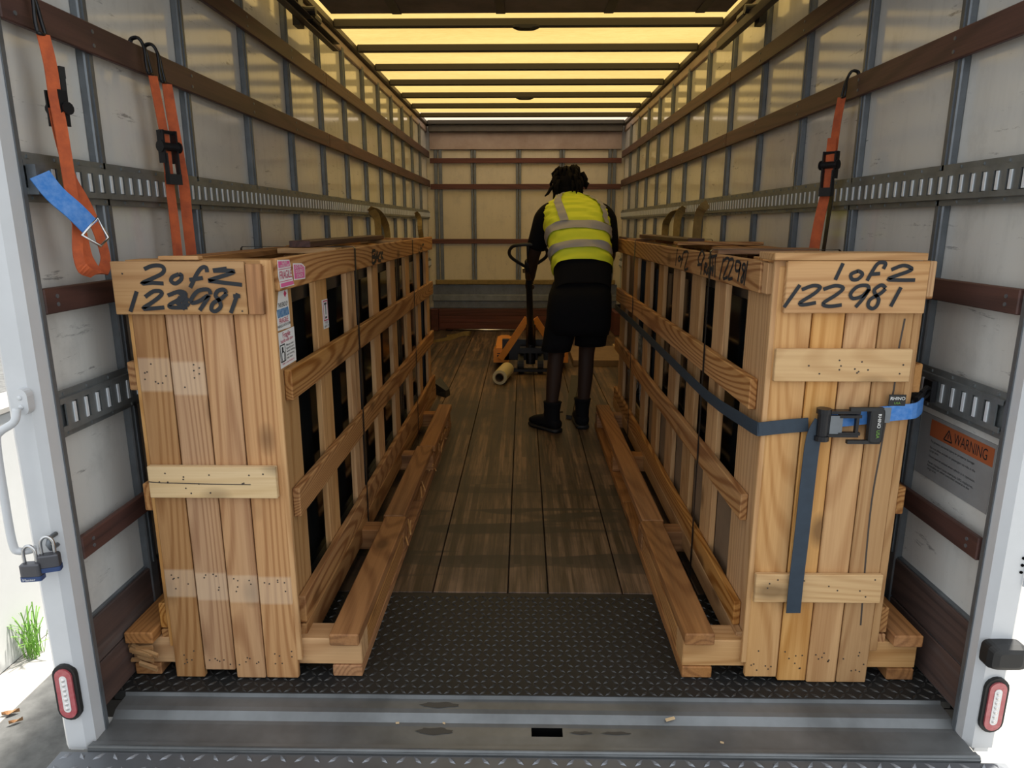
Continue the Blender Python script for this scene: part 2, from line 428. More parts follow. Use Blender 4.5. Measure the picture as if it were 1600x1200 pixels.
mb = MB(); mb.tube([(-1.2, 1.611, -.034), (1.245, 1.613, -.034)], .007, 10); mb.build('edge_tube', 'sill_grey', sl, True)
for sxx, syy, szz, sw, sh_ in ((-.245, 1.772, -.0118, .055, .012), (-.25, 1.69, -.0348, .05, .014), (.17, 1.69, -.0348, .03, .006), (.27, 1.69, -.0348, .04, .006)):
    mb = MB(); pts = [(sxx + sw * math.cos(6.283 * k / 20) * (1 + .15 * math.sin(k * 2.1)), syy + sh_ * math.sin(6.283 * k / 20) * (1 + .2 * math.cos(k * 1.7))) for k in range(20)]
    mb.add([(a, b_, szz + (-.0005 if b_ > 1.75 else 0)) for a, b_ in pts], [tuple(range(20))]); mb.build('damp_stain', 'stain', sl, fix=False)
# platform of the tail lift in front of the sill
lift = tag(box('trim_2', -1.275, 1.31, -.7, 1.603, -.10, -.039, 'tread_grey', bev=.004), kind='structure')
treads(-1.275, 1.31, 1.05, 1.625, .046, .017, .007, .004, -.039, 'tread_bumps', 'tread_worn_lit', lift)

# ------------------------------------------------------------------ side walls
studsL = [2.055 + .585 * k for k in range(12)]
studsR = [2.165 + .583 * k for k in range(12)]
RAILS = [(2.19, 2.27), (1.84, 1.92), (1.157, 1.222), (.485, .55)]
TRK = [(1.432, 1.55), (.83, .955)]
def etrack(side, y0, y1, z0, z1, parent):
    # side -1 left, +1 right; face of the track looks to the aisle
    xb = (-1.213 if side < 0 else 1.253); d = -side
    f1, f2 = xb + d * .004, xb + d * .016
    mb = MB(); lip = MB(); zc0, zc1 = z0 + .021, z1 - .021
    def bx(m, xa, xc, *r): m.box(min(xa, xc), max(xa, xc), *r)
    bx(mb, xb, f1, y0, y1, z0, zc0); bx(mb, xb, f1, y0, y1, zc1, z1)               # flanges
    s0, s1 = zc0 + .012, zc1 - .012
    bx(mb, f2 - d * .004, f2, y0, y1, zc0, s0); bx(mb, f2 - d * .004, f2, y0, y1, s1, zc1)
    bx(mb, xb, f2, y0, y1, zc0 - .003, zc0); bx(mb, xb, f2, y0, y1, zc1, zc1 + .003)
    bx(mb, xb, xb + d * .002, y0, y1, zc0, zc1)
    y = y0; n = int((y1 - y0) / .0505)
    for i in range(n):
        ya = y0 + .02 + i * .0505
        bx(mb, f2 - d * .004, f2, ya, ya + .030, s0, s1)                          # web between two slots
        bx(lip, xb + d * .003, f2 + d * .003, ya + .0275, ya + .0370, s0 + .002, s1 - .002)   # rolled slot edge
        if i % 2 == 0:
            for zz in (z0 + .010, z1 - .010): mb.box(min(f1, f1 + d * .0035), max(f1, f1 + d * .0035), ya + .01, ya + .018, zz - .004, zz + .004)
    tr = mb.build('logistics_track', 'track', parent, fix=False)
    tag(lip.build('slot_edges', 'slot_lip', tr, fix=False), kind='stuff')
    return tr
bolt = MB()
for side, nmw, studs in ((-1, 'left', studsL), (1, 'right', studsR)):
    y0 = 1.70 if side < 0 else 1.735
    skin = (-1.32, -1.282) if side < 0 else (1.32, 1.36)
    w = tag(box('wall_' + nmw, skin[0], skin[1], y0, 9.2, -.12, 2.63, 'alu_skin', bev=0), kind='structure')
    pa, pb = (XL - .015, XL) if side < 0 else (XR, XR + .015)
    sa, sb = (XL, -1.213) if side < 0 else (1.253, XR)
    ra, rb = (-1.2125, -1.195) if side < 0 else (1.235, 1.2525)
    prev = y0
    for s in studs + [YE]:
        if s > YE - .1: s = YE
        box('wall_panel', pa, pb, prev + .002, s - .002, .005, 2.54, 'panel', w, .001)
        prev = s
        if s == YE: break
        box('stud', sa, sb, s - .022, s + .022, .005, 2.53, 'galv', w, .004)
        mbx = MB(); xq = sb if side < 0 else sa
        mbx.box(min(xq, xq - side * .004), max(xq, xq - side * .004), s - .005, s + .005, .3, 2.5); mbx.build('stud_crease', 'galv', w)
    for (z0, z1) in RAILS:
        cuts = [y0 + .004, 4.45, 6.8, YE - .02] if z0 > 1 else [y0 + .004, 4.2, YE - .02]
        for a, b2 in zip(cuts, cuts[1:]):
            box('rub_rail', ra, rb, a, b2 - .003, z0, z1, 'rail_y', w, .003)
        mb = MB(); xs = rb if side < 0 else ra
        for s in [y0 + .05] + studs:
            for zz in (z0 + .022, z1 - .022):
                mb.tube([(xs, s, zz), (xs - side * .002, s, zz)], .0055, 8)
        tag(mb.build('screw_heads', 'galv', w), kind='stuff')
    for (z0, z1) in TRK: etrack(side, y0 + .003, YE - .1, z0, z1, w)
    # top rail, roof cove and door track
    cx = (-1.275, -1.195) if side < 0 else (1.235, 1.313)
    box('top_rail', cx[0], cx[1], y0, YE, 2.575, 2.625, 'rooframe', w, .008)
    box('cove_strip', cx[0] + (.0 if side < 0 else .025), cx[1] - (.025 if side < 0 else 0), y0, YE, 2.505, 2.573, 'panel_plain', w, .006)
    # kick boards
    kx = (XL, -1.222) if side < 0 else (1.262, XR)
    k = tag(box('baseboard_' + nmw, kx[0] , kx[1] - .004 if side < 0 else kx[1], y0 + .004, YE, .0, .29, 'galv', bev=0), kind='structure')
    for a, b2, z0, z1 in ((y0 + .006, 4.1, .148, .285), (4.104, 6.6, .148, .285), (6.604, YE - .01, .148, .285), (y0 + .006, 4.1, .004, .144), (4.104, 6.6, .004, .144), (6.604, YE - .01, .004, .144)):
        box('kick_board', *((-1.232, -1.217) if side < 0 else (1.257, 1.272)), a, b2, z0, z1, 'kick_y', k, .003)

# ------------------------------------------------------------------ front bulkhead
wf = tag(box('wall_front', -1.32, 1.36, YE + .03, YE + .08, -.1, 2.63, 'alu_skin', bev=0), kind='structure')
vx = [XL, -1.10, -.64, -.065, .485, 1.12, XR]
for a, b2 in zip(vx, vx[1:]): box('wall_panel', a + .002, b2 - .002, YE, YE + .02, .3, 2.29, 'panel_front', wf, .001)
for x, ww in ((-1.09, .05), (-.64, .032), (-.065, .032), (.485, .032), (1.12, .05)):
    for dx in (-.6, .6): box('stud', x + dx * ww - ww * .42, x + dx * ww + ww * .42, YE - .025, YE - .0002, .3, 2.29 if ww < .04 else 2.52, 'galv', wf, .004)
box('header_board', -1.19, 1.23, YE - .04, YE + .02, 2.295, 2.56, 'panel_plain', wf, .004)
for z0, z1 in ((2.13, 2.19), (1.81, 1.875), (1.13, 1.19)): box('rub_rail', -1.19, 1.235, YE - .044, YE - .0255, z0, z1, 'rail_x', wf, .003)
box('lower_panel', -1.19, 1.23, YE - .024, YE + .0, .29, .60, 'galv', wf, .002)
box('yellow_batten', -1.15, 1.2, YE - .07, YE - .028, .605, .665, 'tan_web', wf, .006)
box('logistics_track', -1.2, 1.235, YE - .045, YE - .0255, .385, .47, 'track', wf, .006)
for z0, z1 in ((.005, .10), (.102, .19), (.192, .285)): box('kick_board', -1.12, 1.15, YE - .06, YE - .002, z0, z1, 'kick_x', wf, .003)
box('corner_board', -1.215, -1.124, YE - .16, YE - .002, .005, .285, 'kick_x', wf, .003)
box('corner_board', 1.154, 1.25, YE - .5, YE - .002, .005, .285, 'kick_x', wf, .003)

# ------------------------------------------------------------------ roof
mb = MB(); mb.add([(-1.33, 1.55, 2.632), (1.37, 1.55, 2.632), (1.37, 9.25, 2.632), (-1.33, 9.25, 2.632)], [(0, 1, 2, 3)])
ceil = tag(mb.build('ceiling', 'fibreglass', None, fix=False), kind='structure')
for y in (2.26, 2.87, 3.48, 4.09, 4.70, 5.33, 5.94, 6.55, 7.17, 7.79, 8.42, 9.0):
    box('roof_bow', -1.194, 1.234, y - .022, y + .022, 2.578, 2.628, 'bow', ceil, .006)
for x, y, sgn in ((.011, 4.66, 1), (.008, 7.13, 1)):
    mb = MB(); mb.loft([((x, y, 2.578 - d), (1, 0, 0), (0, 1, 0), rx, .035, 3) for d, rx in ((0, .085), (.012, .085), (.022, .06))], 16); mb.build('roof_lamp', 'black_rubber', ceil)
box('front_cap', -1.19, 1.23, 9.04, YE + .03, 2.50, 2.63, 'rooframe', ceil, .004)
mb = MB(); mb.box(-1.30, 1.34, 1.62, 1.72, 2.52, 2.66); hd = tag(mb.build('trim_5', 'white_paint', None), kind='structure')

# rolled-up door under the roof
dr = tag(box('door_1', -1.03, 1.07, 1.74, 1.76, 2.40, 2.47, 'doorskin', bev=.004), kind='structure')
yy = [1.77, 2.22, 2.67, 3.12, 3.57, 4.0]
for a, b2 in zip(yy, yy[1:]): box('door_panel', -1.03, 1.07, a + .003, b2 - .003, 2.468, 2.488, 'doorskin', dr, .003)
for x in (-.7, -.15, .42, .9):
    box('hinge_strip', x, x + .05, 1.78, 3.99, 2.462, 2.4675, 'rooframe', dr, .001)
for sx in (-1, 1):
    x = -1.115 if sx < 0 else 1.155
    mb = MB(); mb.box(x - .02, x + .02, 1.75, 4.42, 2.418, 2.423); mb.box(x - .022, x - .018, 1.75, 4.42, 2.383, 2.423); mb.box(x - .022, x + .014, 1.75, 4.42, 2.38, 2.384)
    mb.build('door_track', 'rooframe', dr)
    mb = MB(); mb.box(x - .055 if sx < 0 else x + .02, x - .02 if sx < 0 else x + .055, 3.78, 3.86, 2.36, 2.52); mb.tube([(x - .04, 3.84, 2.44), (x + .05, 3.84, 2.44)], .022, 12); mb.tube([(x, 3.9, 2.44), (x + .0 , 4.02, 2.44)], .03, 10)
    mb.build('roller_bracket', 'black_steel', dr)

# ------------------------------------------------------------------ rear posts
def stadium(cx, cz, w, h, n=8):
    r = w / 2; pts = []
    for i in range(n + 1): a = math.pi * i / n; pts.append((cx + r * math.cos(a), cz + h / 2 - r + r * math.sin(a)))
    for i in range(n + 1): a = math.pi + math.pi * i / n; pts.append((cx + r * math.cos(a), cz - h / 2 + r + r * math.sin(a)))
    return pts
def tail_light(cx, cz, y, parent, tilt=0):
    mb = MB(); mb.prism(stadium(cx, cz, .064, .170), 'y', y - .010, y + .002); lt = mb.build('tail_light', 'black_rubber', parent)
    mb = MB(); mb.prism(stadium(cx, cz, .046, .150), 'y', y - .015, y - .0102); mb.build('red_lens', 'lens_red', lt)
    mb = MB(); mb.prism(stadium(cx, cz, .020, .112), 'y', y - .0165, y - .0152); mb.build('led_strip', 'paper', lt)
    for i in range(7): mb = MB(); mb.ell((cx, y - .0165, cz + (i - 3) * .0145), (.0062, .004, .0062), 10, 6); mb.build('led', 'led', lt, True)
    return lt
def post(name, xa, xb, y0, y1):
    mb = MB(); c = .018
    pl = [(xa + c, y0), (xb - c, y0), (xb, y0 + c), (xb, y1), (xa, y1), (xa, y0 + c)]
    mb.prism(pl, 'z', -.05, 2.66); return tag(mb.build(name, 'white_paint', None), kind='structure')
pl_ = post('trim_3', -1.283, -1.197, 1.622, 1.698)
pr_ = post('trim_4', 1.243, 1.335, 1.668, 1.732)
for xx, p, yb in ((-1.196, pl_, 1.698), (1.242, pr_, 1.732)):
    s = 1 if xx < 0 else -1
    mb = MB(); mb.box(min(xx, xx + s * .003), max(xx, xx + s * .003), yb - .016, yb - .002, -.04, 2.6); mb.build('sealant_bead', 'galv', p)
tail_light(-1.238, .137, 1.622, pl_); tail_light(1.296, .093, 1.668, pr_)
# grab handle
mb = MB(); mb.tube([(-1.222, 1.585, .945), (-1.226, 1.575, .915), (-1.262, 1.57, .89), (-1.275, 1.57, .86), (-1.279, 1.57, .73), (-1.279, 1.57, .60), (-1.268, 1.575, .575), (-1.245, 1.60, .57)], .0095, 10, sm=4)
gh = mb.build('grab_handle', 'white_paint', pl_, True)
mb = MB(); mb.prism(stadium(-1.222, .957, .036, .066), 'y', 1.6, 1.623)
mb.build('handle_flange', 'white_paint', gh)
for zz in (.968, .945): mb = MB(); mb.ell((-1.222, 1.599, zz), (.006, .004, .006), 8, 6); mb.build('bolt_head', 'white_paint', gh, True)
mb = MB(); mb.tube([(-1.206, 1.626, .60), (-1.206, 1.60, .60), (-1.206, 1.592, .585), (-1.206, 1.60, .57), (-1.206, 1.626, .57)], .006, 8); mb.build('hasp_staple', 'galv', pl_, True)
# rubber bumper and bracket on the right post
mb = MB(); mb.loft([((1.289, y, .258), (1, 0, 0), (0, 0, 1), rx, rz, 5) for y, rx, rz in ((1.668, .052, .036), (1.64, .052, .036), (1.625, .046, .030), (1.62, .03, .02))], 20)
mb.build('rubber_bumper', 'black_rubber', pr_)
mb = MB(); mb.box(1.318, 1.334, 1.660, 1.668, .45, .545); bp = mb.build('latch_plate', 'white_paint', pr_)
for zz in (.47, .49, .51): mb = MB(); mb.tube([(1.308, 1.6685, zz + .02), (1.308, 1.665, zz + .02)], .004, 8); mb.build('bolt_hole', 'hole_shade', pr_)

# ------------------------------------------------------------------ outdoors
g1 = tag(box('ground', -40, 40, -30, 60, -1.2, -1.0, 'asphalt', bev=0), kind='structure')
box('gutter_strip', -2.819, -2.55, -1, 30, -1.0, -.994, 'concrete', g1, 0)
box('concrete_apron', 1.45, 9, -2, 30, -1.0, -.992, 'concrete', g1, 0)
ow = tag(box('wall_yard', -3.05, -2.82, -1, 30, -1.0, .38, 'wall_white', bev=.01), kind='structure')
box('wall_yard_cap', -3.06, -2.80, -1, 30, .38, .415, 'concrete', ow, .005)
mb = MB()
for i in range(46):
    a = random.uniform(0, 6.28); L = random.uniform(.14, .34); b0 = Vector((-2.76 + random.uniform(-.04, .05), 3.40 + random.uniform(-.05, .05), -1.0))
    dv = Vector((math.cos(a), math.sin(a), 0)) * random.uniform(.03, .16)
    mb.ribbon([b0, b0 + dv * .35 + Vector((0, 0, L * .6)), b0 + dv * 1.0 + Vector((0, 0, L * random.uniform(.75, 1)))], (-dv.y, dv.x, 0) if dv.length else (1, 0, 0), .006, .001, 2)
gt = thing('grass_tuft', (-2.75, 3.4, -1.0), 'tuft of long green grass growing at the foot of the white wall', 'grass')
mb.build('blades', 'grass', gt)
for i, (x, y, lb, s) in enumerate(((-2.54, 2.92, 'larger curled brown leaf on the ground beside the left tail light', 1), (-2.47, 2.86, 'smaller pale brown leaf on the ground nearer the truck', .7))):
    mb = MB(); p = []
    for k in range(9):
        u = k / 8 - .5; wv = .016 * s * (1 - (2 * u) ** 2) + .0005
        p.append((u, wv))
    vs = [(x + u * .07 * s, y + wv + u * .03, -.985 + .012 * abs(u) * 2) for u, wv in p] + [(x + u * .07 * s, y - wv + u * .03, -.985 + .016 * abs(u) * 2) for u, wv in p] + [(x + u * .07 * s, y + u * .03, -.991) for u, wv in p]
    mb.add(vs, [(k, k + 1, 18 + k + 1, 18 + k) for k in range(8)] + [(18 + k, 18 + k + 1, 9 + k + 1, 9 + k) for k in range(8)])
    tag(mb.build('fallen_leaf', 'leaf', None), lb, 'leaf')

LP = [[(-1.014,1.262), (-0.991,1.271), (-0.968,1.271), (-0.96,1.262), (-0.968,1.25), (-0.996,1.237), (-1.025,1.224), (-0.997,1.226), (-0.966,1.224)], [(-0.921,1.249), (-0.939,1.242), (-0.945,1.231), (-0.934,1.224), (-0.918,1.234), (-0.915,1.246), (-0.921,1.249)], [(-0.845,1.254), (-0.847,1.267), (-0.86,1.265), (-0.875,1.247), (-0.886,1.228), (-0.895,1.213)], [(-0.895,1.234), (-0.858,1.239)], [(-0.829,1.259), (-0.791,1.264)], [(-0.828,1.258), (-0.777,1.258), (-0.782,1.251), (-0.838,1.234), (-0.831,1.23), (-0.754,1.221)], [(-1.041,1.203), (-1.065,1.148)], [(-1.02,1.188), (-0.996,1.203), (-0.976,1.203), (-0.976,1.193), (-1,1.175), (-1.029,1.157), (-1.005,1.157), (-0.971,1.16)], [(-0.958,1.192), (-0.926,1.203), (-0.91,1.198), (-0.915,1.188), (-0.954,1.168), (-0.951,1.16), (-0.908,1.16)], [(-0.927,1.201), (-0.902,1.178)], [(-0.931,1.188), (-0.902,1.165)], [(-0.928,1.158), (-0.902,1.185)], [(-0.937,1.168), (-0.907,1.195)], [(-0.933,1.175), (-0.915,1.155)], [(-0.841,1.195), (-0.846,1.208), (-0.873,1.205), (-0.893,1.185), (-0.893,1.172), (-0.872,1.178), (-0.846,1.192), (-0.875,1.152)], [(-0.799,1.198), (-0.803,1.208), (-0.82,1.205), (-0.828,1.192), (-0.819,1.179), (-0.817,1.162), (-0.832,1.15), (-0.843,1.155), (-0.836,1.172), (-0.812,1.185), (-0.797,1.198)], [(-0.767,1.198), (-0.791,1.145)], [(-0.78,1.191), (-0.761,1.191)]]
RP = [[(0.844,1.279), (0.828,1.235)], [(0.884,1.258), (0.868,1.25), (0.872,1.237), (0.887,1.237), (0.898,1.25), (0.888,1.258), (0.882,1.258)], [(0.951,1.264), (0.955,1.279), (0.936,1.279), (0.922,1.256), (0.912,1.233)], [(0.917,1.25), (0.944,1.252)], [(0.972,1.262), (1,1.273), (1.019,1.269), (1.022,1.26), (0.968,1.239), (0.984,1.235), (1.038,1.235)], [(0.736,1.222), (0.699,1.162)], [(0.742,1.209), (0.77,1.22), (0.79,1.216), (0.776,1.199), (0.741,1.175), (0.75,1.169), (0.783,1.175)], [(0.799,1.21), (0.829,1.22), (0.851,1.214), (0.836,1.197), (0.802,1.173), (0.818,1.165), (0.852,1.169)], [(0.92,1.206), (0.914,1.22), (0.889,1.218), (0.872,1.199), (0.88,1.186), (0.904,1.193), (0.919,1.21), (0.905,1.184), (0.889,1.163)], [(0.963,1.214), (0.951,1.222), (0.934,1.21), (0.938,1.197), (0.948,1.184), (0.945,1.167), (0.934,1.159), (0.922,1.167), (0.926,1.184), (0.95,1.199), (0.963,1.212)], [(1.003,1.216), (0.982,1.165)]]
RS = [[(3.038,1.275), (3.058,1.202)], [(2.981,1.247), (3.01,1.235), (2.993,1.225), (2.961,1.235), (2.981,1.247)], [(2.934,1.249), (2.915,1.266)], [(2.925,1.26), (2.958,1.2)], [(2.978,1.234), (2.919,1.237)], [(2.915,1.266), (2.836,1.266), (2.887,1.199), (2.821,1.205)], [(2.642,1.229), (2.667,1.252), (2.618,1.282), (2.58,1.265), (2.607,1.24), (2.615,1.195)], [(2.671,1.227), (2.606,1.234)], [(2.569,1.198), (2.561,1.238), (2.533,1.233), (2.565,1.22), (2.525,1.201)], [(2.514,1.227), (2.524,1.211), (2.5,1.208), (2.493,1.224), (2.514,1.227)], [(2.478,1.205), (2.477,1.23), (2.451,1.213), (2.446,1.24)], [(2.522,1.261), (2.413,1.275)], [(2.433,1.272), (2.423,1.198)], [(2.464,1.265), (2.456,1.2)], [(2.332,1.27), (2.366,1.196)], [(2.336,1.259), (2.288,1.272), (2.271,1.259), (2.323,1.205), (2.273,1.211)], [(2.272,1.265), (2.232,1.271), (2.222,1.257), (2.265,1.208), (2.218,1.212)], [(2.152,1.265), (2.191,1.265), (2.191,1.239), (2.153,1.242), (2.146,1.265), (2.163,1.206)], [(2.114,1.263), (2.13,1.251), (2.108,1.237), (2.113,1.21), (2.133,1.212), (2.103,1.241), (2.101,1.258), (2.114,1.263)], [(2.08,1.273), (2.099,1.199)]]
LS = [[(3.099,1.265), (3.087,1.206)], [(3.099,1.262), (3.158,1.262), (3.142,1.241), (3.094,1.238)], [(3.098,1.235), (3.176,1.229), (3.135,1.211), (3.092,1.207)], [(3.159,1.207), (3.199,1.256), (3.221,1.207)], [(3.168,1.23), (3.226,1.229)], [(3.274,1.25), (3.227,1.234), (3.235,1.214), (3.274,1.213)], [(3.296,1.255), (3.292,1.215)], [(3.335,1.251), (3.297,1.234), (3.335,1.215)], [(4.497,1.248), (4.478,1.203), (4.522,1.203)], [(4.571,1.246), (4.552,1.204)], [(4.567,1.225), (4.607,1.225)], [(4.648,1.247), (4.629,1.204)], [(4.648,1.245), (4.717,1.246)]]

# ------------------------------------------------------------------ the two slatted crates
def crate(s, label, yf, xi, xo, uprights, yend, bands, planks, ztops):
    # s: -1 left / +1 right, xi: aisle-side slat face, xo: wall-side slat face, yf: front of the end planks
    ct = thing('shipping_crate', (s * .86, yf, 0), label, 'crate', 'slatted crates in the truck')
    X = lambda a: s * a
    # base: two long skids, cross bearers, two top runners
    for a, b2 in ((.498, .59), (1.13, 1.212)):
        for y0, y1 in ((yf + .015, 3.19), (3.193, 4.60)):
            box('skid', X(a), X(b2), y0, y1, .0015, .040, 'rough_y', ct, .003)
    for y in (yf + .02, 2.66, 3.62, 4.46):
        box('bearer', X(.498), X(1.215), y, y + .088, .041, .130, 'rough_x' if y > 2 else 'pine_x', ct, .003)
    for a, b2, w in ((.495, .585, 0), (1.125, 1.212, 1)):
        cut = [yf - .02, 2.72, 3.67, 4.585] if s < 0 else [yf - .01, 2.69, 4.59]
        for i, (y0, y1) in enumerate(zip(cut, cut[1:])):
            dx = (.0, .008, -.004)[i]
            box('runner', X(a + dx), X(b2 + dx), y0, y1 - .006, .131, .170, 'rough_y', ct, .004)
    box('side_board', X(.500), X(.516), yf + .108, 2.655, .041, .112, 'fir_y', ct, .002)
    # deck
    for a in (.70, .86, 1.0): box('deck_board', X(a), X(a + .09), yf + .03, yend, .1305, .15, 'pine_y', ct)
    # uprights both sides
    for i, (y0, y1) in enumerate(uprights):
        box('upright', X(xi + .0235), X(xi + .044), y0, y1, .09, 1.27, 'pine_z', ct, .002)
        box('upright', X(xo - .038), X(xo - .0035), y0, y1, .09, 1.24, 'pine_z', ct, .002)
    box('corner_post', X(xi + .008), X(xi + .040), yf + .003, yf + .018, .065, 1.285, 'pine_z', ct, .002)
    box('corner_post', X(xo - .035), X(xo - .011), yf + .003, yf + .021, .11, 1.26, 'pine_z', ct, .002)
    # horizontal slats, aisle side then wall side
    for z0, z1, dy, mt in ztops:
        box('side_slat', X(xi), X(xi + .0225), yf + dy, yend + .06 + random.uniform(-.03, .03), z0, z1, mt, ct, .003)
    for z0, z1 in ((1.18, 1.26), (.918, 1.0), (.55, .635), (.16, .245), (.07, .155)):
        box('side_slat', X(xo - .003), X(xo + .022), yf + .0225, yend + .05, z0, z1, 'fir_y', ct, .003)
    # end planks
    for x0, x1, zb, zt in planks:
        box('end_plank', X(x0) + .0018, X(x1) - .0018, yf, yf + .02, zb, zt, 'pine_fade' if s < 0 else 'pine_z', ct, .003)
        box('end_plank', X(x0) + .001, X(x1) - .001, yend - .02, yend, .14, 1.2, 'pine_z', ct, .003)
    # steel strapping
    for y in bands:
        mb = MB(); zt = 1.290; w = .016
        path = [(X(xi - .0035), y, .005), (X(xi - .0035), y, zt - .004), (X(xi + .003), y, zt + .002), (X(xo + .019), y, zt + .002), (X(xo + .0245), y, zt - .004), (X(xo + .0245), y, .10)]
        mb.ribbon(path, (0, 1, 0), w, .0015, 0); mb.build('steel_band', 'band_black', ct)
    return ct

UL = [(1.888, 2.06), (2.30, 2.435), (2.71, 2.85), (3.17, 3.31), (3.62, 3.76), (4.09, 4.23), (4.52, 4.66), (4.95, 5.08)]
UR = [(1.90, 2.13), (2.36, 2.50), (2.70, 2.845), (3.05, 3.20), (3.42, 3.55), (3.78, 3.93), (4.2, 4.34), (4.65, 4.86)]
FY = 'fir_y'
cl = crate(-1, 'left slatted wooden crate with end board marked 2 of 2 and pink stickers', 1.865, .672, 1.098, UL, 5.08, (2.77, 4.23),
           [(1.078, .985, .004, 1.27), (.985, .888, .030, 1.27), (.888, .795, .003, 1.27), (.795, .692, .004, 1.27)],
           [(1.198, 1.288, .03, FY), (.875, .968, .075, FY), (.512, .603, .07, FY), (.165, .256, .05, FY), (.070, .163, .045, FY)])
cr = crate(1, 'right slatted wooden crate marked 1 of 2, held by a blue ratchet strap', 1.875, .666, 1.094, UR, 4.87, (2.49, 4.18),
           [(.686, .786, .018, 1.27), (.786, .876, .006, 1.27), (.876, .968, .001, 1.27), (.968, 1.061, .002, 1.27)],
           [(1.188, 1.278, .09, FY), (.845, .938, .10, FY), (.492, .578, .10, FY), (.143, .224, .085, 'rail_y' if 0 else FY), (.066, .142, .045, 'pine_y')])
# left crate front cleats
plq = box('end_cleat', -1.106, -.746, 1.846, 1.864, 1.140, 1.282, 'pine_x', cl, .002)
box('cleat_block', -.744, -.702, 1.848, 1.864, 1.14, 1.276, 'rough_z', cl, .002)
box('end_cleat', -1.076, -.706, 1.846, 1.864, .608, .704, 'pine_pale', cl, .002)
# right crate front cleats and cap
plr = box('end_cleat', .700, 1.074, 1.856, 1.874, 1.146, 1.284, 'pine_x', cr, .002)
box('end_cleat', .690, 1.060, 1.858, 1.874, .957, 1.048, 'pine_light', cr, .002)
box('end_cleat', .690, 1.062, 1.858, 1.874, .283, .374, 'pine_light', cr, .002)
box('cap_board', .664, 1.066, 1.856, 1.98, 1.286, 1.305, 'pine_x', cr, .002)
box('cleat_block', 1.075, 1.092, 1.857, 1.90, 1.19, 1.284, 'pine_z', cr, .002)
box('slat_end_block', .671, .686, 1.92, 1.96, 1.19, 1.276, 'pine_z', cr, .002)
# boards over the crate tops
for x0, x1, y0, y1, z0, z1, mt in ((-1.09, -.70, 1.89, 1.98, 1.262, 1.284, 'pine_x'), (-1.06, -.97, 2.0, 4.9, 1.262, 1.284, 'rough_y'), (-.88, -.80, 2.62, 4.02, 1.294, 1.318, 'rail_y'), (-.92, -.70, 2.60, 2.69, 1.272, 1.292, 'pine_x'), (-.92, -.70, 3.95, 4.04, 1.272, 1.292, 'pine_x'), (-1.09, -.69, 4.85, 4.94, 1.262, 1.284, 'fir_x'),
                              (-1.09, -.72, 3.2, 3.29, 1.262, 1.284, 'fir_x'), (-.99, -.88, 1.875, 1.905, 1.284, 1.295, 'pine_x')):
    box('top_board', x0, x1, y0, y1, z0, z1, mt, cl, .002)
for x0, x1, y0, y1, z0, z1, mt in ((.70, 1.09, 2.05, 2.14, 1.262, 1.284, 'fir_x'), (1.0, 1.08, 2.0, 4.8, 1.262, 1.284, 'rough_y'), (.86, .95, 2.7, 4.6, 1.262, 1.284, 'rough_y'), (.70, 1.09, 3.2, 3.29, 1.286, 1.30, 'fir_x'), (.70, 1.05, 4.7, 4.79, 1.262, 1.284, 'fir_x'),
                              (.78, .86, 3.35, 4.75, 1.288, 1.312, 'rail_y'), (.72, 1.09, 2.6, 2.69, 1.27, 1.292, 'rough_x')):
    box('top_board', x0, x1, y0, y1, z0, z1, mt, cr, .002)

# marker lettering
mb = MB().ink(LP, .0108, lambda a, b: (a, 1.8458, b), (0, -1, 0)); mb.build('marker_lettering', 'ink', plq, fix=False)
mb = MB().ink(RP, .0098, lambda a, b: (a, 1.8558, b), (0, -1, 0)); mb.build('marker_lettering', 'ink', plr, fix=False)
def words(st):      # strokes that touch or nearly touch belong to one written mark
    out = []
    for q in sorted(st, key=lambda q: min(p[0] for p in q)):
        lo, hi = min(p[0] for p in q), max(p[0] for p in q)
        if out and lo < out[-1][1] + .012: out[-1][0].append(q); out[-1][1] = max(out[-1][1], hi)
        else: out.append([[q], hi])
    return [o[0] for o in out]
for part in words(RS): mb = MB().ink(part, .010, lambda a, b: (.6655, a, b), (-1, 0, 0)); mb.build('marker_lettering', 'ink', cr, fix=False)
for part in words(LS): mb = MB().ink(part, .014, lambda a, b: (-.6715, a, b), (1, 0, 0)); mb.build('marker_lettering', 'ink', cl, fix=False)
# nail holes and staples
def nails(lst, parent, y):
    mb = MB()
    for x, z in lst: mb.tube([(x, y + .001, z), (x, y - .0008, z)], .0026, 6)
    tag(mb.build('nail_holes', 'nail', parent), kind='stuff')
rr = random.uniform
pts = []
for x0, x1 in ((-1.078, -.985), (-.985, -.888), (-.888, -.795), (-.795, -.692)):
    pts += [(rr(x0 + .012, x1 - .012), rr(.045, .10)) for _ in range(6)] + [(rr(x0 + .02, x1 - .02), rr(.30, .36)) for _ in range(6)]
pts += [(rr(-1.06, -.90), rr(.93, 1.0)) for _ in range(14)]
nails(pts, cl, 1.865)
pts = []
for x0, x1 in ((.686, .786), (.786, .876), (.876, .968), (.968, 1.061)): pts += [(rr(x0 + .012, x1 - .012), rr(.04, .11)) for _ in range(7)]
nails(pts, cr, 1.875)
nails([(rr(-1.05, -.72), rr(.62, .69)) for _ in range(12)] + [(-1.02, .655), (-.93, .652), (-.80, .655), (-1.075, 1.25), (-.76, 1.15)], cl, 1.846)
nails([(rr(.71, 1.04), rr(.975, 1.03)) for _ in range(12)] + [(rr(.70, 1.04), rr(.30, .36)) for _ in range(12)], cr, 1.858)
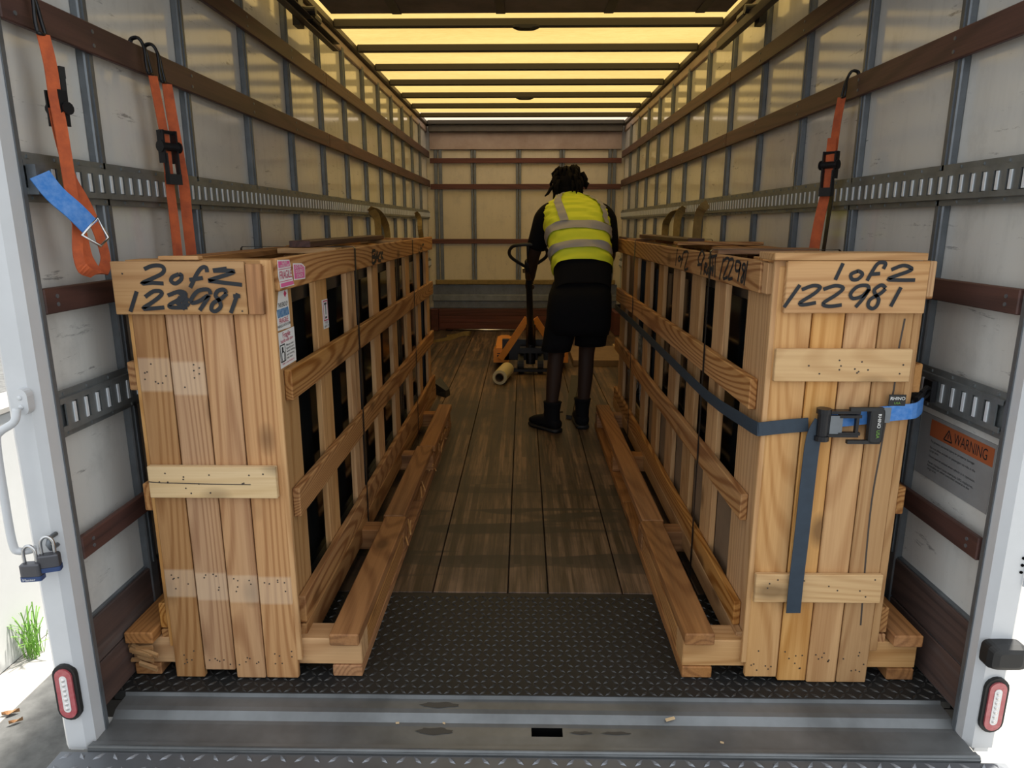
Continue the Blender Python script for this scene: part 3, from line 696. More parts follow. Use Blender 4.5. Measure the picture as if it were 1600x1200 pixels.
# long crack in the right-hand plank
mb = MB().ink([[(1.035, 1.13), (1.028, 1.02), (1.03, .93), (1.02, .86), (1.014, .74), (1.008, .6), (1.012, .42), (1.022, .2)]], .005, lambda a, b: (a, 1.8748, b), (0, -1, 0), .0005); mb.build('plank_crack', 'nail', cr, fix=False)
mb = MB().ink([[(-1.075, .658), (-1.04, .655), (-.98, .654), (-.9, .652), (-.78, .651)]], .003, lambda a, b: (a, 1.8458, b), (0, -1, 0), .0005); mb.build('plank_crack', 'nail', cl, fix=False)
# splintered wood at the damaged left corner
mb = MB()
for i in range(9):
    c = Vector((-1.205 + rr(-.005, .03), 1.868 + rr(-.02, .004), .09 + rr(-.03, .03))); d = Vector((rr(.6, 1), rr(-.3, .1), rr(-.2, .2))).normalized()
    mb.obox(c + d * .03, d * rr(.02, .05), Vector((0, .5, .2)) * .008, Vector((0, -.2, 1)) * rr(.003, .007))
tag(mb.build('splinters', 'pine_x', cl), kind='stuff')
mb = MB()
for i in range(16):
    y = rr(2.7, 4.4); c = Vector((-.497, y, rr(.03, .12))); d = Vector((rr(0, .3), rr(-1, -.7), rr(-.3, .3))).normalized()
    mb.obox(c, d * rr(.02, .07), Vector((.003, 0, 0)), Vector((0, 0, rr(.002, .004))))
tag(mb.build('splinters', 'pine_y', cl), kind='stuff')

# ---- stickers on the left crate (read along +y)
RT, UP = (0, 1, 0), (0, 0, 1)
def sticker(poly, x, mat, parent, name='shipping_label', label=None):
    mb = MB(); n = len(poly)
    mb.add([(x, a, b) for a, b in poly] + [(x + .0006, a, b) for a, b in poly], [tuple(range(n, 2 * n))] + [(i, (i + 1) % n, n + (i + 1) % n, n + i) for i in range(n)])
    o = mb.build(name, mat, parent)
    if label: o['label'] = label
    return o
xs = -.6719
a = sticker([(1.895, 1.284), (1.993, 1.280), (2.0, 1.262), (2.005, 1.232), (2.02, 1.206), (1.905, 1.206), (1.893, 1.24)], xs, 'paper', cl, label='pink and white sticker reading FRAGILE')
sticker([(1.898, 1.280), (1.991, 1.277), (1.992, 1.262), (1.898, 1.262)], xs + .0007, 'pink', a, 'printed_band')
sticker([(1.906, 1.219), (2.01, 1.219), (2.016, 1.209), (1.908, 1.208)], xs + .0007, 'pink', a, 'printed_band')
text('lettering', 'GLASS', (xs + .001, 1.945, 1.275), RT, UP, .012, 'paper', a, 'CENTER', 1.3)
text('lettering', 'HANDLE CARE', (xs + .001, 1.945, 1.266), RT, UP, .009, 'paper', a, 'CENTER', 1.3)
text('lettering', 'FRAGILE', (xs + .0005, 1.951, 1.240), RT, UP, .032, 'ink_red', a, 'CENTER', .85)
for zz in (1.257, 1.2235): sticker([(1.898, zz + .0008), (2.0, zz + .0008), (2.0, zz - .0008), (1.898, zz - .0008)], xs + .0007, 'ink_red', a, 'printed_line')
a = sticker([(2.022, 1.268), (2.1, 1.264), (2.132, 1.252), (2.126, 1.216), (2.022, 1.219)], xs, 'paper', cl, label='torn pink sticker reading DO NOT DOUBLE STACK')
sticker([(2.026, 1.264), (2.1, 1.26), (2.123, 1.251), (2.12, 1.2195), (2.026, 1.2225)], xs + .0007, 'pink', a, 'printed_band')
for i, s_ in enumerate(('DO NOT', 'DOUBLE', 'STACK')): text('lettering', s_, (xs + .001, 2.072, 1.256 - i * .0133), RT, UP, .0145, 'paper', a, 'CENTER', 1.35)
xs = -.6953
a = sticker([(1.952, 1.197), (2.026, 1.197), (2.031, 1.08), (1.918, 1.084), (1.922, 1.13)], xs, 'paper', cl, label='white strip sticker with blue stripes and red print')
sticker([(2.0, 1.192), (2.014, 1.182), (2.0, 1.172), (1.99, 1.182)], xs + .0007, 'ink_red', a, 'printed_arrow')
text('lettering', 'THIS END UP', (xs + .0005, 1.976, 1.153), RT, UP, .019, 'ink', a, 'CENTER', .72)
for i in range(9): y = 1.926 + i * .0108; sticker([(y, 1.143), (y + .007, 1.143), (y + .011, 1.119), (y + .004, 1.119)], xs + .0007, 'blue_ink', a, 'printed_stripe')
text('lettering', 'FRAGILE', (xs + .0005, 1.974, 1.108), RT, UP, .022, 'ink_red', a, 'CENTER', .95)
text('lettering', 'HANDLE WITH CARE', (xs + .0005, 1.976, 1.094), RT, UP, .012, 'ink', a, 'CENTER', .95)
xs = -.6945
a = sticker([(1.907, 1.082), (1.925, 1.078), (2.058, 1.078), (2.058, .974), (1.91, .974)], xs, 'paper', cl, label='white sticker reading Fragile handle with care')
text('lettering', 'Fragile', (xs + .0005, 1.985, 1.066), RT, UP, .023, 'ink_red', a, 'CENTER', 1.1)
text('lettering', 'handle with care', (xs + .0005, 1.985, 1.050), RT, UP, .015, 'ink_red', a, 'CENTER', 1.05)
mb = MB().ink([[(1.925, 1.04), (1.965, 1.04)], [(1.965, 1.04), (1.965, .992)], [(1.965, .992), (1.925, .992)], [(1.925, .992), (1.925, 1.04)], [(1.936, .994), (1.934, 1.014), (1.941, 1.02)], [(1.954, .994), (1.956, 1.014), (1.949, 1.02)]], .0035, lambda p, q: (xs + .0006, p, q), (1, 0, 0))
mb.ink([[(1.945, 1.018), (1.945, 1.034)]], .011, lambda p, q: (xs + .0006, p, q), (1, 0, 0)); mb.build('printed_icon', 'ink', a, fix=False)
for i, s_ in enumerate(('Please take', 'special care', 'when loading', 'and moving', 'this item')): text('lettering', s_, (xs + .0005, 1.975, 1.034 - i * .0095), RT, UP, .009, 'ink', a, 'LEFT', 1.6)
text('lettering', 'Glass is very breakable', (xs + .0005, 1.985, .985), RT, UP, .008, 'ink_red', a, 'CENTER', 1.4)
a = sticker([(2.362, 1.124), (2.43, 1.122), (2.433, 1.02), (2.366, 1.022)], xs, 'paper', cl, label='small white sticker with a red frame')
mb = MB().ink([[(2.372, 1.118), (2.424, 1.117)], [(2.424, 1.117), (2.425, 1.05)], [(2.425, 1.05), (2.374, 1.051)], [(2.374, 1.051), (2.372, 1.118)]], .004, lambda p, q: (xs + .0006, p, q), (1, 0, 0)); mb.build('printed_frame', 'ink_red', a, fix=False)
mb = MB().ink([[(2.385, 1.108), (2.412, 1.108)], [(2.398, 1.107), (2.40, 1.09), (2.398, 1.07)], [(2.388, 1.060), (2.41, 1.060)]], .007, lambda p, q: (xs + .0006, p, q), (1, 0, 0)); mb.build('printed_icon', 'ink', a, fix=False)
text('lettering', 'THIS', (xs + .0005, 2.40, 1.041), RT, UP, .013, 'ink', a, 'CENTER', 1.3)
text('lettering', 'WAY UP', (xs + .0005, 2.40, 1.029), RT, UP, .013, 'ink', a, 'CENTER', 1.0)

# ------------------------------------------------------------------ glazed units packed in the crates
def unit(x0, x1, y0, y1, z0, z1, label, grp):
    t_ = thing('window_unit', ((x0 + x1) / 2, (y0 + y1) / 2, z0), label, 'window', grp); fw = .05
    for nme, r in (('frame_stile', (y0, y0 + fw, z0, z1)), ('frame_stile', (y1 - fw, y1, z0, z1)), ('frame_rail', (y0 + fw, y1 - fw, z0, z0 + fw)), ('frame_rail', (y0 + fw, y1 - fw, z1 - fw, z1))):
        box(nme, x0, x1, *r, 'window_frame_black', t_, .003)
    xm = (x0 + x1) / 2
    box('glass_pane', xm - .006, xm + .006, y0 + fw - .004, y1 - fw + .004, z0 + fw - .004, z1 - fw + .004, 'dark_glass', t_, .001)
G = 'dark glazed units packed in the crates'
for i, (a, b2) in enumerate(((1.94, 2.97), (2.99, 4.0), (4.02, 5.03))):
    unit(-.78, -.726, a, b2, .151, 1.19, 'dark glazed window unit in the left crate, ' + ('nearest the rear opening', 'middle of three', 'farthest from the opening')[i], G)
    unit(-.96, -.905, a, b2, .151, 1.17, 'dark glazed window unit in the left crate towards the wall, ' + ('nearest the opening', 'middle one', 'farthest one')[i], G)
for i, (a, b2) in enumerate(((1.97, 2.96), (2.98, 3.88), (3.90, 4.83))):
    unit((.728, .728, .80)[i], (.782, .782, .852)[i], a, b2, .151, 1.19, 'dark glazed window unit in the right crate, ' + ('nearest the rear opening', 'middle of three', 'farthest from the opening')[i], G)
    unit(.92, .975, a, b2, .151, 1.17, 'dark glazed window unit in the right crate towards the wall, ' + ('nearest the opening', 'middle one', 'farthest one')[i], G)
mb = MB(); mb.box(.7125, .7175, 2.0, 3.75, .152, .50); mb.box(.7125, .7265, 2.0, 3.75, .151, .156)
tag(mb.build('cardboard_sheet', 'cardboard', None), 'brown cardboard sheet behind the lower slats of the right crate', 'cardboard')
mb = MB()
for (cy, cz, ry, rz) in ((4.05, .58, .11, .15), (4.15, .40, .14, .17), (4.45, .55, .14, .15), (4.6, .42, .2, .16)):
    n0 = len(mb.v); mb.ell((.755, cy, cz), (.028, ry, rz), 26, 16)
    for q in mb.v[n0:]:
        q.y += rr(-.012, .012); q.z += rr(-.012, .012); q.x += rr(-.004, .004)
tag(mb.build('plastic_wrap', 'clear_wrap', None), 'crumpled clear plastic wrap bunched behind the slats of the right crate', 'wrap')

# ------------------------------------------------------------------ straps
def ratchet(parent, c, ax, nrm, k=1.0, name='ratchet'):
    # ax: strap direction, nrm: outwards
    c = Vector(c); ax = Vector(ax).normalized(); nrm = Vector(nrm).normalized(); sd = ax.cross(nrm).normalized()
    mb = MB()
    for s_ in (-1, 1): mb.obox(c + sd * s_ * .024 * k + nrm * .010 * k, ax * .05 * k, nrm * .014 * k, sd * .003 * k)
    mb.tube([c - sd * .03 * k + nrm * .016 * k, c + sd * .03 * k + nrm * .016 * k], .013 * k, 12)
    mb.tube([c - sd * .028 * k + nrm * .01 * k + ax * .045 * k, c + sd * .028 * k + nrm * .01 * k + ax * .045 * k], .006 * k, 8)
    mb.tube([c - sd * .036 * k + nrm * .016 * k, c - sd * .031 * k + nrm * .016 * k], .018 * k, 12); mb.tube([c + sd * .031 * k + nrm * .016 * k, c + sd * .036 * k + nrm * .016 * k], .018 * k, 12)
    r_ = mb.build(name, 'black_steel', parent)
    mb = MB(); h0 = c - ax * .02 * k + nrm * .02 * k; h1 = c - ax * .10 * k + nrm * .022 * k
    for s_ in (-1, 1): mb.obox((h0 + h1) / 2 + sd * s_ * .021 * k, (h1 - h0) / 2, nrm * .008 * k, sd * .0025 * k)
    mb.obox(h1, sd * .024 * k, ax * .016 * k, nrm * .009 * k); mb.build('lever', 'black_rubber', r_)
    return r_
def hook(parent, y, x_face, side, ztop, zb, dy):
    # two bent wire hooks over the upper edge of a rub rail
    mb = MB(); d = -side
    for o in (-dy, dy):
        mb.tube([(x_face - d * .016, y - o * .3, ztop - .01), (x_face - d * .014, y - o * .3, ztop + .012), (x_face + d * .010, y - o * .2, ztop + .016), (x_face + d * .026, y + o * .2, ztop - .015), (x_face + d * .03, y + o * .8, zb + .03), (x_face + d * .034, y + o, zb)], .0048, 8, sm=4)
    mb.tube([(x_face + d * .034, y - dy * 1.1, zb), (x_face + d * .034, y + dy * 1.1, zb)], .0048, 8)
    return mb.build('wire_hook', 'black_steel', parent, True)
WD = (.35, 1, 0)
t1 = thing('ratchet_strap', (-1.15, 1.80, 1.25), 'orange ratchet strap hanging in a long loop from the left rail nearest the opening', 'strap', 'orange ratchet straps')
hook(t1, 1.785, -1.195, -1, 1.92, 1.825, .014)
mb = MB(); mb.ribbon([(-1.16, 1.788, 1.826), (-1.152, 1.787, 1.758), (-1.15, 1.785, 1.685), (-1.145, 1.783, 1.611), (-1.142, 1.781, 1.535), (-1.14, 1.779, 1.458), (-1.138, 1.781, 1.411), (-1.136, 1.79, 1.348), (-1.136, 1.80, 1.291), (-1.136, 1.828, 1.252)], WD, .034, .0025)
mb.build('webbing', 'orange_web', t1)
mb = MB(); mb.ribbon([(-1.136, 1.828, 1.252), (-1.145, 1.87, 1.250), (-1.152, 1.905, 1.276), (-1.155, 1.91, 1.311), (-1.157, 1.893, 1.371), (-1.16, 1.86, 1.438), (-1.165, 1.828, 1.492), (-1.165, 1.812, 1.553), (-1.167, 1.805, 1.606), (-1.168, 1.802, 1.66)], WD, .029, .0025)
mb.ribbon([(-1.132, 1.818, 1.25), (-1.13, 1.768, 1.268), (-1.13, 1.757, 1.305), (-1.132, 1.768, 1.348), (-1.135, 1.782, 1.385)], WD, .028, .0025); mb.build('webbing_tail', 'orange_web', t1)
ratchet(t1, (-1.165, 1.80, 1.66), (0, 0, -1), (.3, 1, 0), .85)
t2 = thing('ratchet_strap', (-1.15, 2.33, 1.2), 'orange ratchet strap with black buckle hanging as two strands behind the left crate', 'strap', 'orange ratchet straps')
hook(t2, 2.28, -1.195, -1, 1.92, 1.835, .012); hook(t2, 2.36, -1.195, -1, 1.92, 1.825, .012)
mb = MB(); mb.ribbon([(-1.158, 2.29, 1.83), (-1.155, 2.30, 1.745), (-1.15, 2.305, 1.66)], WD, .034, .0025); mb.ribbon([(-1.15, 2.31, 1.66), (-1.15, 2.31, 1.60), (-1.15, 2.307, 1.50), (-1.15, 2.31, 1.40), (-1.15, 2.31, 1.29), (-1.15, 2.31, 1.20)], [(.35, 1, 0), (.6, .8, 0)], .032, .0025); mb.build('webbing', 'orange_web', t2)
mb = MB(); mb.ribbon([(-1.158, 2.375, 1.822), (-1.155, 2.38, 1.727), (-1.15, 2.388, 1.608), (-1.15, 2.403, 1.506), (-1.15, 2.402, 1.401), (-1.15, 2.405, 1.283), (-1.15, 2.405, 1.18)], [(.5, .8, 0), (1, .1, 0)], .034, .0025, 6); mb.build('webbing_return', 'orange_web', t2)
ratchet(t2, (-1.15, 2.308, 1.62), (0, 0, 1), (.9, -.4, 0), 1.0)
t3 = thing('ratchet_strap', (1.18, 2.82, 1.2), 'orange ratchet strap hanging from the right rail down behind the right crate', 'strap', 'orange ratchet straps')
hook(t3, 2.79, 1.235, 1, 1.92, 1.845, .014)
mb = MB(); mb.ribbon([(1.20, 2.795, 1.845), (1.195, 2.803, 1.76), (1.19, 2.80, 1.648)], (.5, -1, 0), .036, .0025); mb.ribbon([(1.175, 2.785, 1.70), (1.175, 2.791, 1.525), (1.17, 2.815, 1.404), (1.17, 2.84, 1.279), (1.17, 2.847, 1.17)], [(.5, -1, 0), (1, -.5, 0)], .040, .0025); mb.build('webbing', 'orange_web', t3)
mb = MB(); mb.ribbon([(1.19, 2.80, 1.65), (1.196, 2.79, 1.5), (1.197, 2.80, 1.4), (1.20, 2.83, 1.2)], (0, 1, 0), .03, .0025); mb.build('webbing_return', 'black_steel', t3)
ratchet(t3, (1.185, 2.79, 1.60), (0, 0, 1), (-.8, -.6, 0), 1.0)
# blue stub strap with delta ring
t4 = thing('rope_tie_off', (-1.18, 1.72, 1.38), 'short bright blue webbing strap with a steel triangle ring hooked in the left track', 'strap')
mb = MB(); mb.obox((-1.186, 1.728, 1.485), (.012, 0, 0), (0, .018, 0), (0, 0, .035)); mb.build('track_fitting', 'galv', t4)
mb = MB(); mb.ribbon([(-1.170, 1.715, 1.496), (-1.148, 1.728, 1.452), (-1.118, 1.750, 1.41), (-1.10, 1.775, 1.372)], (.35, .66, .6), .050, .004); mb.build('webbing', 'blue_web', t4)
mb = MB(); mb.tube([(-1.092, 1.795, 1.395), (-1.105, 1.745, 1.352), (-1.08, 1.775, 1.325), (-1.072, 1.80, 1.345)], .0042, 8, closed=True, sm=0); mb.build('triangle_ring', 'chrome', t4, True)
# tan straps hanging far inside
def hang(name, lab, paths, wd, mat='tan_web'):
    p0 = paths[0][0]; t_ = thing(name, p0, lab, 'strap', 'tan straps on the far tracks')
    for p in paths: mb = MB(); mb.ribbon(p, wd, .06, .003); mb.build('webbing', mat, t_)
hang('cargo_strap', 'tan webbing strap draped from the left track in mid truck', [[(-1.19, 5.42, 1.49), (-1.16, 5.55, 1.475), (-1.15, 5.72, 1.43), (-1.15, 5.9, 1.35), (-1.15, 5.95, 1.22), (-1.15, 5.95, 1.1)], [(-1.19, 5.45, 1.49), (-1.16, 5.52, 1.45), (-1.15, 5.56, 1.38), (-1.15, 5.55, 1.1)]], (.6, .6, .3))
hang('cargo_strap', 'tan webbing strap on the left track close to the front corner', [[(-1.19, 7.75, 1.5), (-1.16, 7.85, 1.44), (-1.15, 7.82, 1.32), (-1.15, 7.95, 1.15), (-1.15, 7.95, 1.0)]], (.7, .7, 0))
hang('cargo_strap', 'tan webbing strap with dark loop draped from the right track', [[(1.23, 5.45, 1.5), (1.20, 5.6, 1.49), (1.19, 5.75, 1.45), (1.19, 5.93, 1.37), (1.19, 5.96, 1.15)], [(1.23, 5.42, 1.5), (1.20, 5.47, 1.46), (1.19, 5.50, 1.38), (1.19, 5.51, 1.15)]], (.6, -.6, .3))
hang('cargo_strap', 'tan webbing strap hanging straight from the right track nearer the opening', [[(1.23, 4.76, 1.51), (1.20, 4.79, 1.48), (1.19, 4.84, 1.42), (1.19, 4.86, 1.27), (1.19, 4.86, 1.1)]], (.8, -.6, 0))

# blue strap round the right crate
t5 = thing('ratchet_strap', (.9, 1.86, .83), 'dark blue ratchet strap wrapped round the right crate with a black ratchet', 'strap')
yv = 1.866
mb = MB(); mb.ribbon([(.80, 1.866, .832), (.73, 1.868, .825), (.672, 1.868, .818), (.6605, 1.882, .816), (.660, 2.0, .806), (.660, 2.41, .780), (.660, 3.2, .788), (.660, 4.2, .80), (.660, 4.86, .80), (.668, 4.935, .80), (.76, 4.94, .80)], (0, 0, 1), .040, .0025, 3); mb.build('webbing', 'navy_web', t5)
mb = MB(); mb.ribbon([(.83, 1.852, .845), (.812, 1.850, .80), (.808, 1.849, .70), (.806, 1.848, .5), (.803, 1.846, .36), (.804, 1.847, .256)], (1, 0, 0), .042, .0025, 3); mb.build('webbing_tail', 'navy_web', t5)
mb = MB(); mb.ribbon([(.845, 1.866, .842), (.90, 1.864, .848), (.96, 1.864, .855)], (0, 0, 1), .04, .003, 2); mb.ribbon([(.985, 1.862, .862), (1.05, 1.862, .87), (1.095, 1.868, .874), (1.135, 1.91, .878)], (0, 0, 1), .044, .005, 3); mb.build('blue_loop', 'blue_web', t5)
mb = MB()
mb.obox((.845, 1.856, .838), (.006, 0, 0), (0, .012, 0), (0, 0, .034))
for zz in (.805, .872): mb.obox((.875, 1.852, zz + .002), (.055, 0, 0), (0, .012, 0), (0, 0, .004))
mb.tube([(.832, 1.848, .800), (.832, 1.848, .876)], .0155, 14); mb.tube([(.832, 1.848, .870), (.832, 1.848, .884)], .020, 14); mb.tube([(.832, 1.848, .792), (.832, 1.848, .806)], .020, 14)
for zz in (.812, .862): mb.obox((.905, 1.848, zz), (.03, 0, 0), (0, .007, 0), (0, 0, .004))
mb.obox((.925, 1.848, .837), (.004, 0, 0), (0, .006, 0), (0, 0, .03))
rt = mb.build('ratchet', 'black_steel', t5)
mb = MB(); mb.obox((.867, 1.846, .838), (.017, 0, 0), (0, .004, 0), (0, 0, .026)); mb.build('pawl_plate', 'galv', rt)
mb = MB()
for zz in (.790, .884): mb.obox((.945, 1.842, zz), (.045, 0, 0), (0, .006, 0), (0, 0, .005))
mb.loft([((.975, y, .837), (1, 0, 0), (0, 0, 1), rx, rz, 6) for y, rx, rz in ((1.852, .020, .050), (1.836, .020, .050), (1.833, .016, .046))], 20); lv = mb.build('lever', 'black_rubber', rt)
text('lettering', 'RHINO', (.978, 1.8325, .853), (0.02, 0, -1), (1, 0, .02), .013, 'paper', lv, 'CENTER', 1.0)
text('lettering', 'USA', (.978, 1.8325, .815), (0.02, 0, -1), (1, 0, .02), .013, 'grass', lv, 'CENTER', 1.0)
mb = MB(); mb.obox((1.012, 1.862, .862), (.010, 0, 0), (0, .003, 0), (0, 0, .022)); mb.build('buckle_bar', 'galv', rt)
mb = MB(); mb.obox((1.035, 1.860, .905), (.023, 0, 0), (0, .001, 0), (0, 0, .016)); tg = mb.build('sewn_tag', 'black_rubber', t5)
text('lettering', 'RHINO', (1.035, 1.8588, .910), (1, 0, 0), (0, 0, 1), .013, 'paper', tg, 'CENTER', 1.0)
text('lettering', 'USA', (1.035, 1.8588, .897), (1, 0, 0), (0, 0, 1), .008, 'grass', tg, 'CENTER', 1.2)
mb = MB(); mb.ribbon([(1.12, 1.915, .885), (1.16, 1.96, .893), (1.20, 2.01, .898)], (0, 0, 1), .03, .008, 2); mb.tube([(1.15, 1.95, .88), (1.19, 1.99, .885), (1.218, 2.02, .892)], .006, 8); mb.tube([(1.15, 1.95, .905), (1.19, 1.99, .91), (1.218, 2.02, .90)], .006, 8)
mb.obox((1.222, 2.03, .893), (.008, 0, 0), (0, .022, 0), (0, 0, .032)); mb.build('track_hook', 'black_steel', t5)

# ------------------------------------------------------------------ warning label on the right wall
wr = bpy.data.objects['wall_right']; RTW = (0, -1, 0); xw = XR - .0006
mb = MB(); mb.box(xw - .0016, xw, 1.785, 2.14, .60, .80); sg = mb.build('warning_label', 'sign_silver', wr); sg['label'] = 'worn silver warning label with an orange band'
mb = MB(); mb.box(xw - .0022, xw - .0017, 1.79, 2.085, .735, .788); mb.build('orange_band', 'sign_orange', sg)
text('lettering', 'WARNING', (xw - .0022, 1.965, .760), RTW, UP, .046, 'ink', sg, 'LEFT', .68, .0006)
mb = MB().ink([[(2.012, .745), (1.992, .778)], [(1.992, .778), (1.972, .745)], [(1.972, .745), (2.012, .745)], [(1.992, .752), (1.992, .766)]], .004, lambda p, q: (xw - .0022, p, q), (-1, 0, 0)); mb.build('printed_triangle', 'ink', sg, fix=False)
for i, (s_, zz) in enumerate((('To prevent personal injury or property damage:', .720), ('Do not allow animals or passengers to ride in the', .700), ('cargo area.', .690), ('Never load or unload when vehicle is in operation.', .672), ('Never transport toxic chemicals, LPG, explosives,', .652), ('flammables or other controlled material in the', .642), ('cargo area.', .632))):
    text('lettering', s_, (xw - .0017, 2.075, zz), RTW, UP, .0105, 'ink', sg, 'LEFT', 1.05, .0005)
mb = MB(); mb.ribbon([(1.248, 3.37, 1.70), (1.244, 3.365, 1.66), (1.240, 3.36, 1.61)], (.2, 1, 0), .05, .001, 2); tag(mb.build('torn_sticker', 'paper', wr), 'torn paper sticker')

# ------------------------------------------------------------------ padlocks
def padlock(x, y, z, rot, label):
    t_ = thing('padlock', (x, y, z), label, 'padlock', 'padlocks on the rear post'); ca, sa = math.cos(rot), math.sin(rot)
    ax = Vector((ca, sa, 0)); ay = Vector((-sa, ca, 0))
    mb = MB(); mb.loft([(Vector((x, y, z)) + Vector((0, 0, dz)), ax, ay, rx, ry, 6) for dz, rx, ry in ((.010, .023, .0115), (.013, .0245, .013), (.042, .0245, .013), (.045, .022, .011))], 20); mb.build('lock_body', 'lock_body', t_)
    mb = MB(); mb.loft([(Vector((x, y, z)) + Vector((0, 0, dz)), ax, ay, .0255, .014, 6) for dz in (.0, .012)], 20); bb = mb.build('base_band', 'lock_blue', t_)
    c = Vector((x, y, z))
    mb = MB(); mb.tube([c - ax * .014 + Vector((0, 0, .04)), c - ax * .014 + Vector((0, 0, .075)), c - ax * .008 + Vector((0, 0, .088)), c + Vector((0, 0, .092)), c + ax * .008 + Vector((0, 0, .088)), c + ax * .014 + Vector((0, 0, .075)), c + ax * .014 + Vector((0, 0, .04))], .0042, 8, sm=3); mb.build('shackle', 'chrome', t_, True)
    return t_, bb
pk, bb = padlock(-1.245, 1.575, .498, R(8), 'padlock with a blue base band hanging from the end of the grab handle')
text('lettering', 'Master', (-1.245, 1.560, .504), (1, .14, 0), UP, .009, 'paper', bb, 'CENTER', 1.2)
padlock(-1.209, 1.592, .515, R(20), 'dark laminated padlock behind the blue one, hanging from the post staple')

# ------------------------------------------------------------------ pallet jack
jk = thing('pallet_jack', (.07, 6.45, 0), 'yellow pallet jack with a black loop handle in front of the worker', 'pallet jack')
piv = Vector((.072, 6.38, .30)); top = Vector((.033, 5.02, 1.235))
tv = top - piv
mb = MB(); mb.tube([piv, piv + tv * .28, piv + tv * .78], [.034, .030, .024], 12); mb.tube([piv + tv * .72, piv + tv * .86], .030, 12); mb.build('tiller', 'black_steel', jk, True)
a0 = piv + tv * .80; dirv = tv.normalized(); sx = Vector((1, 0, 0))
Lh = (top - a0).length
lp = [a0, a0 + sx * -.05 + dirv * Lh * .18, a0 + sx * -.125 + dirv * Lh * .48, a0 + sx * -.138 + dirv * Lh * .72, a0 + sx * -.11 + dirv * Lh * .93, a0 + sx * -.05 + dirv * Lh, a0 + sx * .05 + dirv * Lh, a0 + sx * .11 + dirv * Lh * .93, a0 + sx * .138 + dirv * Lh * .72, a0 + sx * .125 + dirv * Lh * .48, a0 + sx * .05 + dirv * Lh * .18, a0]
mb = MB(); mb.tube(lp, .0125, 10, sm=4); mb.obox(a0 + dirv * Lh * .55, sx * .012, dirv * Lh * .45, sx.cross(dirv) * .008); mb.build('loop_handle', 'black_rubber', jk, True)
mb = MB(); mb.obox(a0 - dirv * .02 + Vector((-.035, 0, 0)), sx * .012, dirv * .03, sx.cross(dirv) * .008); mb.build('release_lever', 'chrome', jk)
mb = MB(); mb.tube([(.072, 6.40, .09), (.072, 6.40, .46)], .045, 14); mb.tube([(.072, 6.38, .44), (.072, 6.38, .50)], .032, 12); mb.box(-.03, .175, 6.34, 6.44, .20, .25); mb.box(-.10, .26, 6.30, 6.36, .03, .055); mb.box(-.2, .36, 6.52, 6.58, .10, .30); mb.build('pump_body', 'black_steel', jk)
for x in (-.02, .165):
    mb = MB(); mb.tube([(x - .026, 6.40, .092), (x + .026, 6.40, .092)], .09, 20); wh = mb.build('steer_wheel', 'black_rubber', jk); mb = MB(); mb.tube([(x - .029, 6.40, .092), (x + .029, 6.40, .092)], .045, 14); mb.build('wheel_hub', 'galv', wh)
for s_ in (-1, 1):
    xo_ = .075 + s_ * .285
    mb = MB(); mb.obox(Vector((.075 + s_ * .165, 6.50, .31)), Vector((s_ * .13, .02, -.20)), Vector((s_ * .025, 0, .018)), (0, .022, 0)); mb.build('frame_arm', 'jack_yellow', jk)
    mb = MB(); mb.prism([(xo_ - .075, .075), (xo_ + .075, .075), (xo_ + .075, .19), (xo_ + .05, .215), (xo_ - .05, .215), (xo_ - .075, .19)], 'y', 6.52, 6.72); mb.build('fork_heel', 'jack_yellow', jk)
    mb = MB(); mb.box(xo_ - .078, xo_ + .078, 6.72, 7.75, .075, .135); mb.prism([(xo_ - .078, 7.75), (xo_ + .078, 7.75), (xo_ + .045, 7.87), (xo_ - .045, 7.87)], 'z', .08, .128); fk = mb.build('fork', 'jack_yellow', jk)
    mb = MB(); mb.box(xo_ - .04, xo_ + .04, 6.519, 6.5195, .13, .15); mb.box(xo_ - .04, xo_ + .04, 6.519, 6.5195, .16, .168); mb.build('printed_mark', 'ink', jk)
    mb = MB(); mb.tube([(xo_ - .03, 7.6, .041), (xo_ + .03, 7.6, .041)], .04, 12); mb.build('load_roller', 'black_rubber', fk)

# ------------------------------------------------------------------ things on the floor
sr = thing('stretch_wrap_roll', (-.18, 6.2, 0), 'roll of pale stretch wrap lying on the floor beside the pallet jack', 'wrap roll')
ax = Vector((.16, 1, 0)).normalized(); cc = Vector((-.205, 5.90, .066))
def ringtube(p0, p1, ro, ri, n, name, mat, parent):
    mb = MB(); a = (Vector(p1) - Vector(p0)).normalized(); u = a.orthogonal().normalized(); w = a.cross(u); vs = []
    for p, r in ((p0, ro), (p1, ro), (p1, ri), (p0, ri)):
        for k in range(n): q = 2 * math.pi * k / n; vs.append(Vector(p) + (u * math.cos(q) + w * math.sin(q)) * r)
    mb.add(vs, [(j * n + k, j * n + (k + 1) % n, ((j + 1) % 4) * n + (k + 1) % n, ((j + 1) % 4) * n + k) for j in range(4) for k in range(n)])
    return mb.build(name, mat, parent, False)
ringtube(cc, cc + ax * .36, .0645, .040, 24, 'film', 'wrap_roll', sr); ringtube(cc - ax * .012, cc + ax * .372, .0395, .034, 20, 'core', 'cardboard', sr)
mb = MB(); mb.tube([(-1.02, 9.02, .018), (-.05, 8.98, .018)], .014, 10); cb = tag(mb.build('cargo_bar', 'chrome', None, True), 'thin steel cargo bar lying along the foot of the front wall', 'bar')
fs_ = thing('floor_strap', (-.9, 8.4, 0), 'tan webbing strap lying loose on the floor at the far left', 'strap')
mb = MB(); mb.ribbon([(-1.1, 8.05, .006), (-.98, 8.2, .008), (-.86, 8.3, .03), (-.74, 8.42, .06), (-.66, 8.5, .05), (-.68, 8.62, .02), (-.8, 8.6, .01), (-.95, 8.45, .012)], (.3, .3, 1), .05, .003); mb.build('webbing', 'tan_web', fs_)
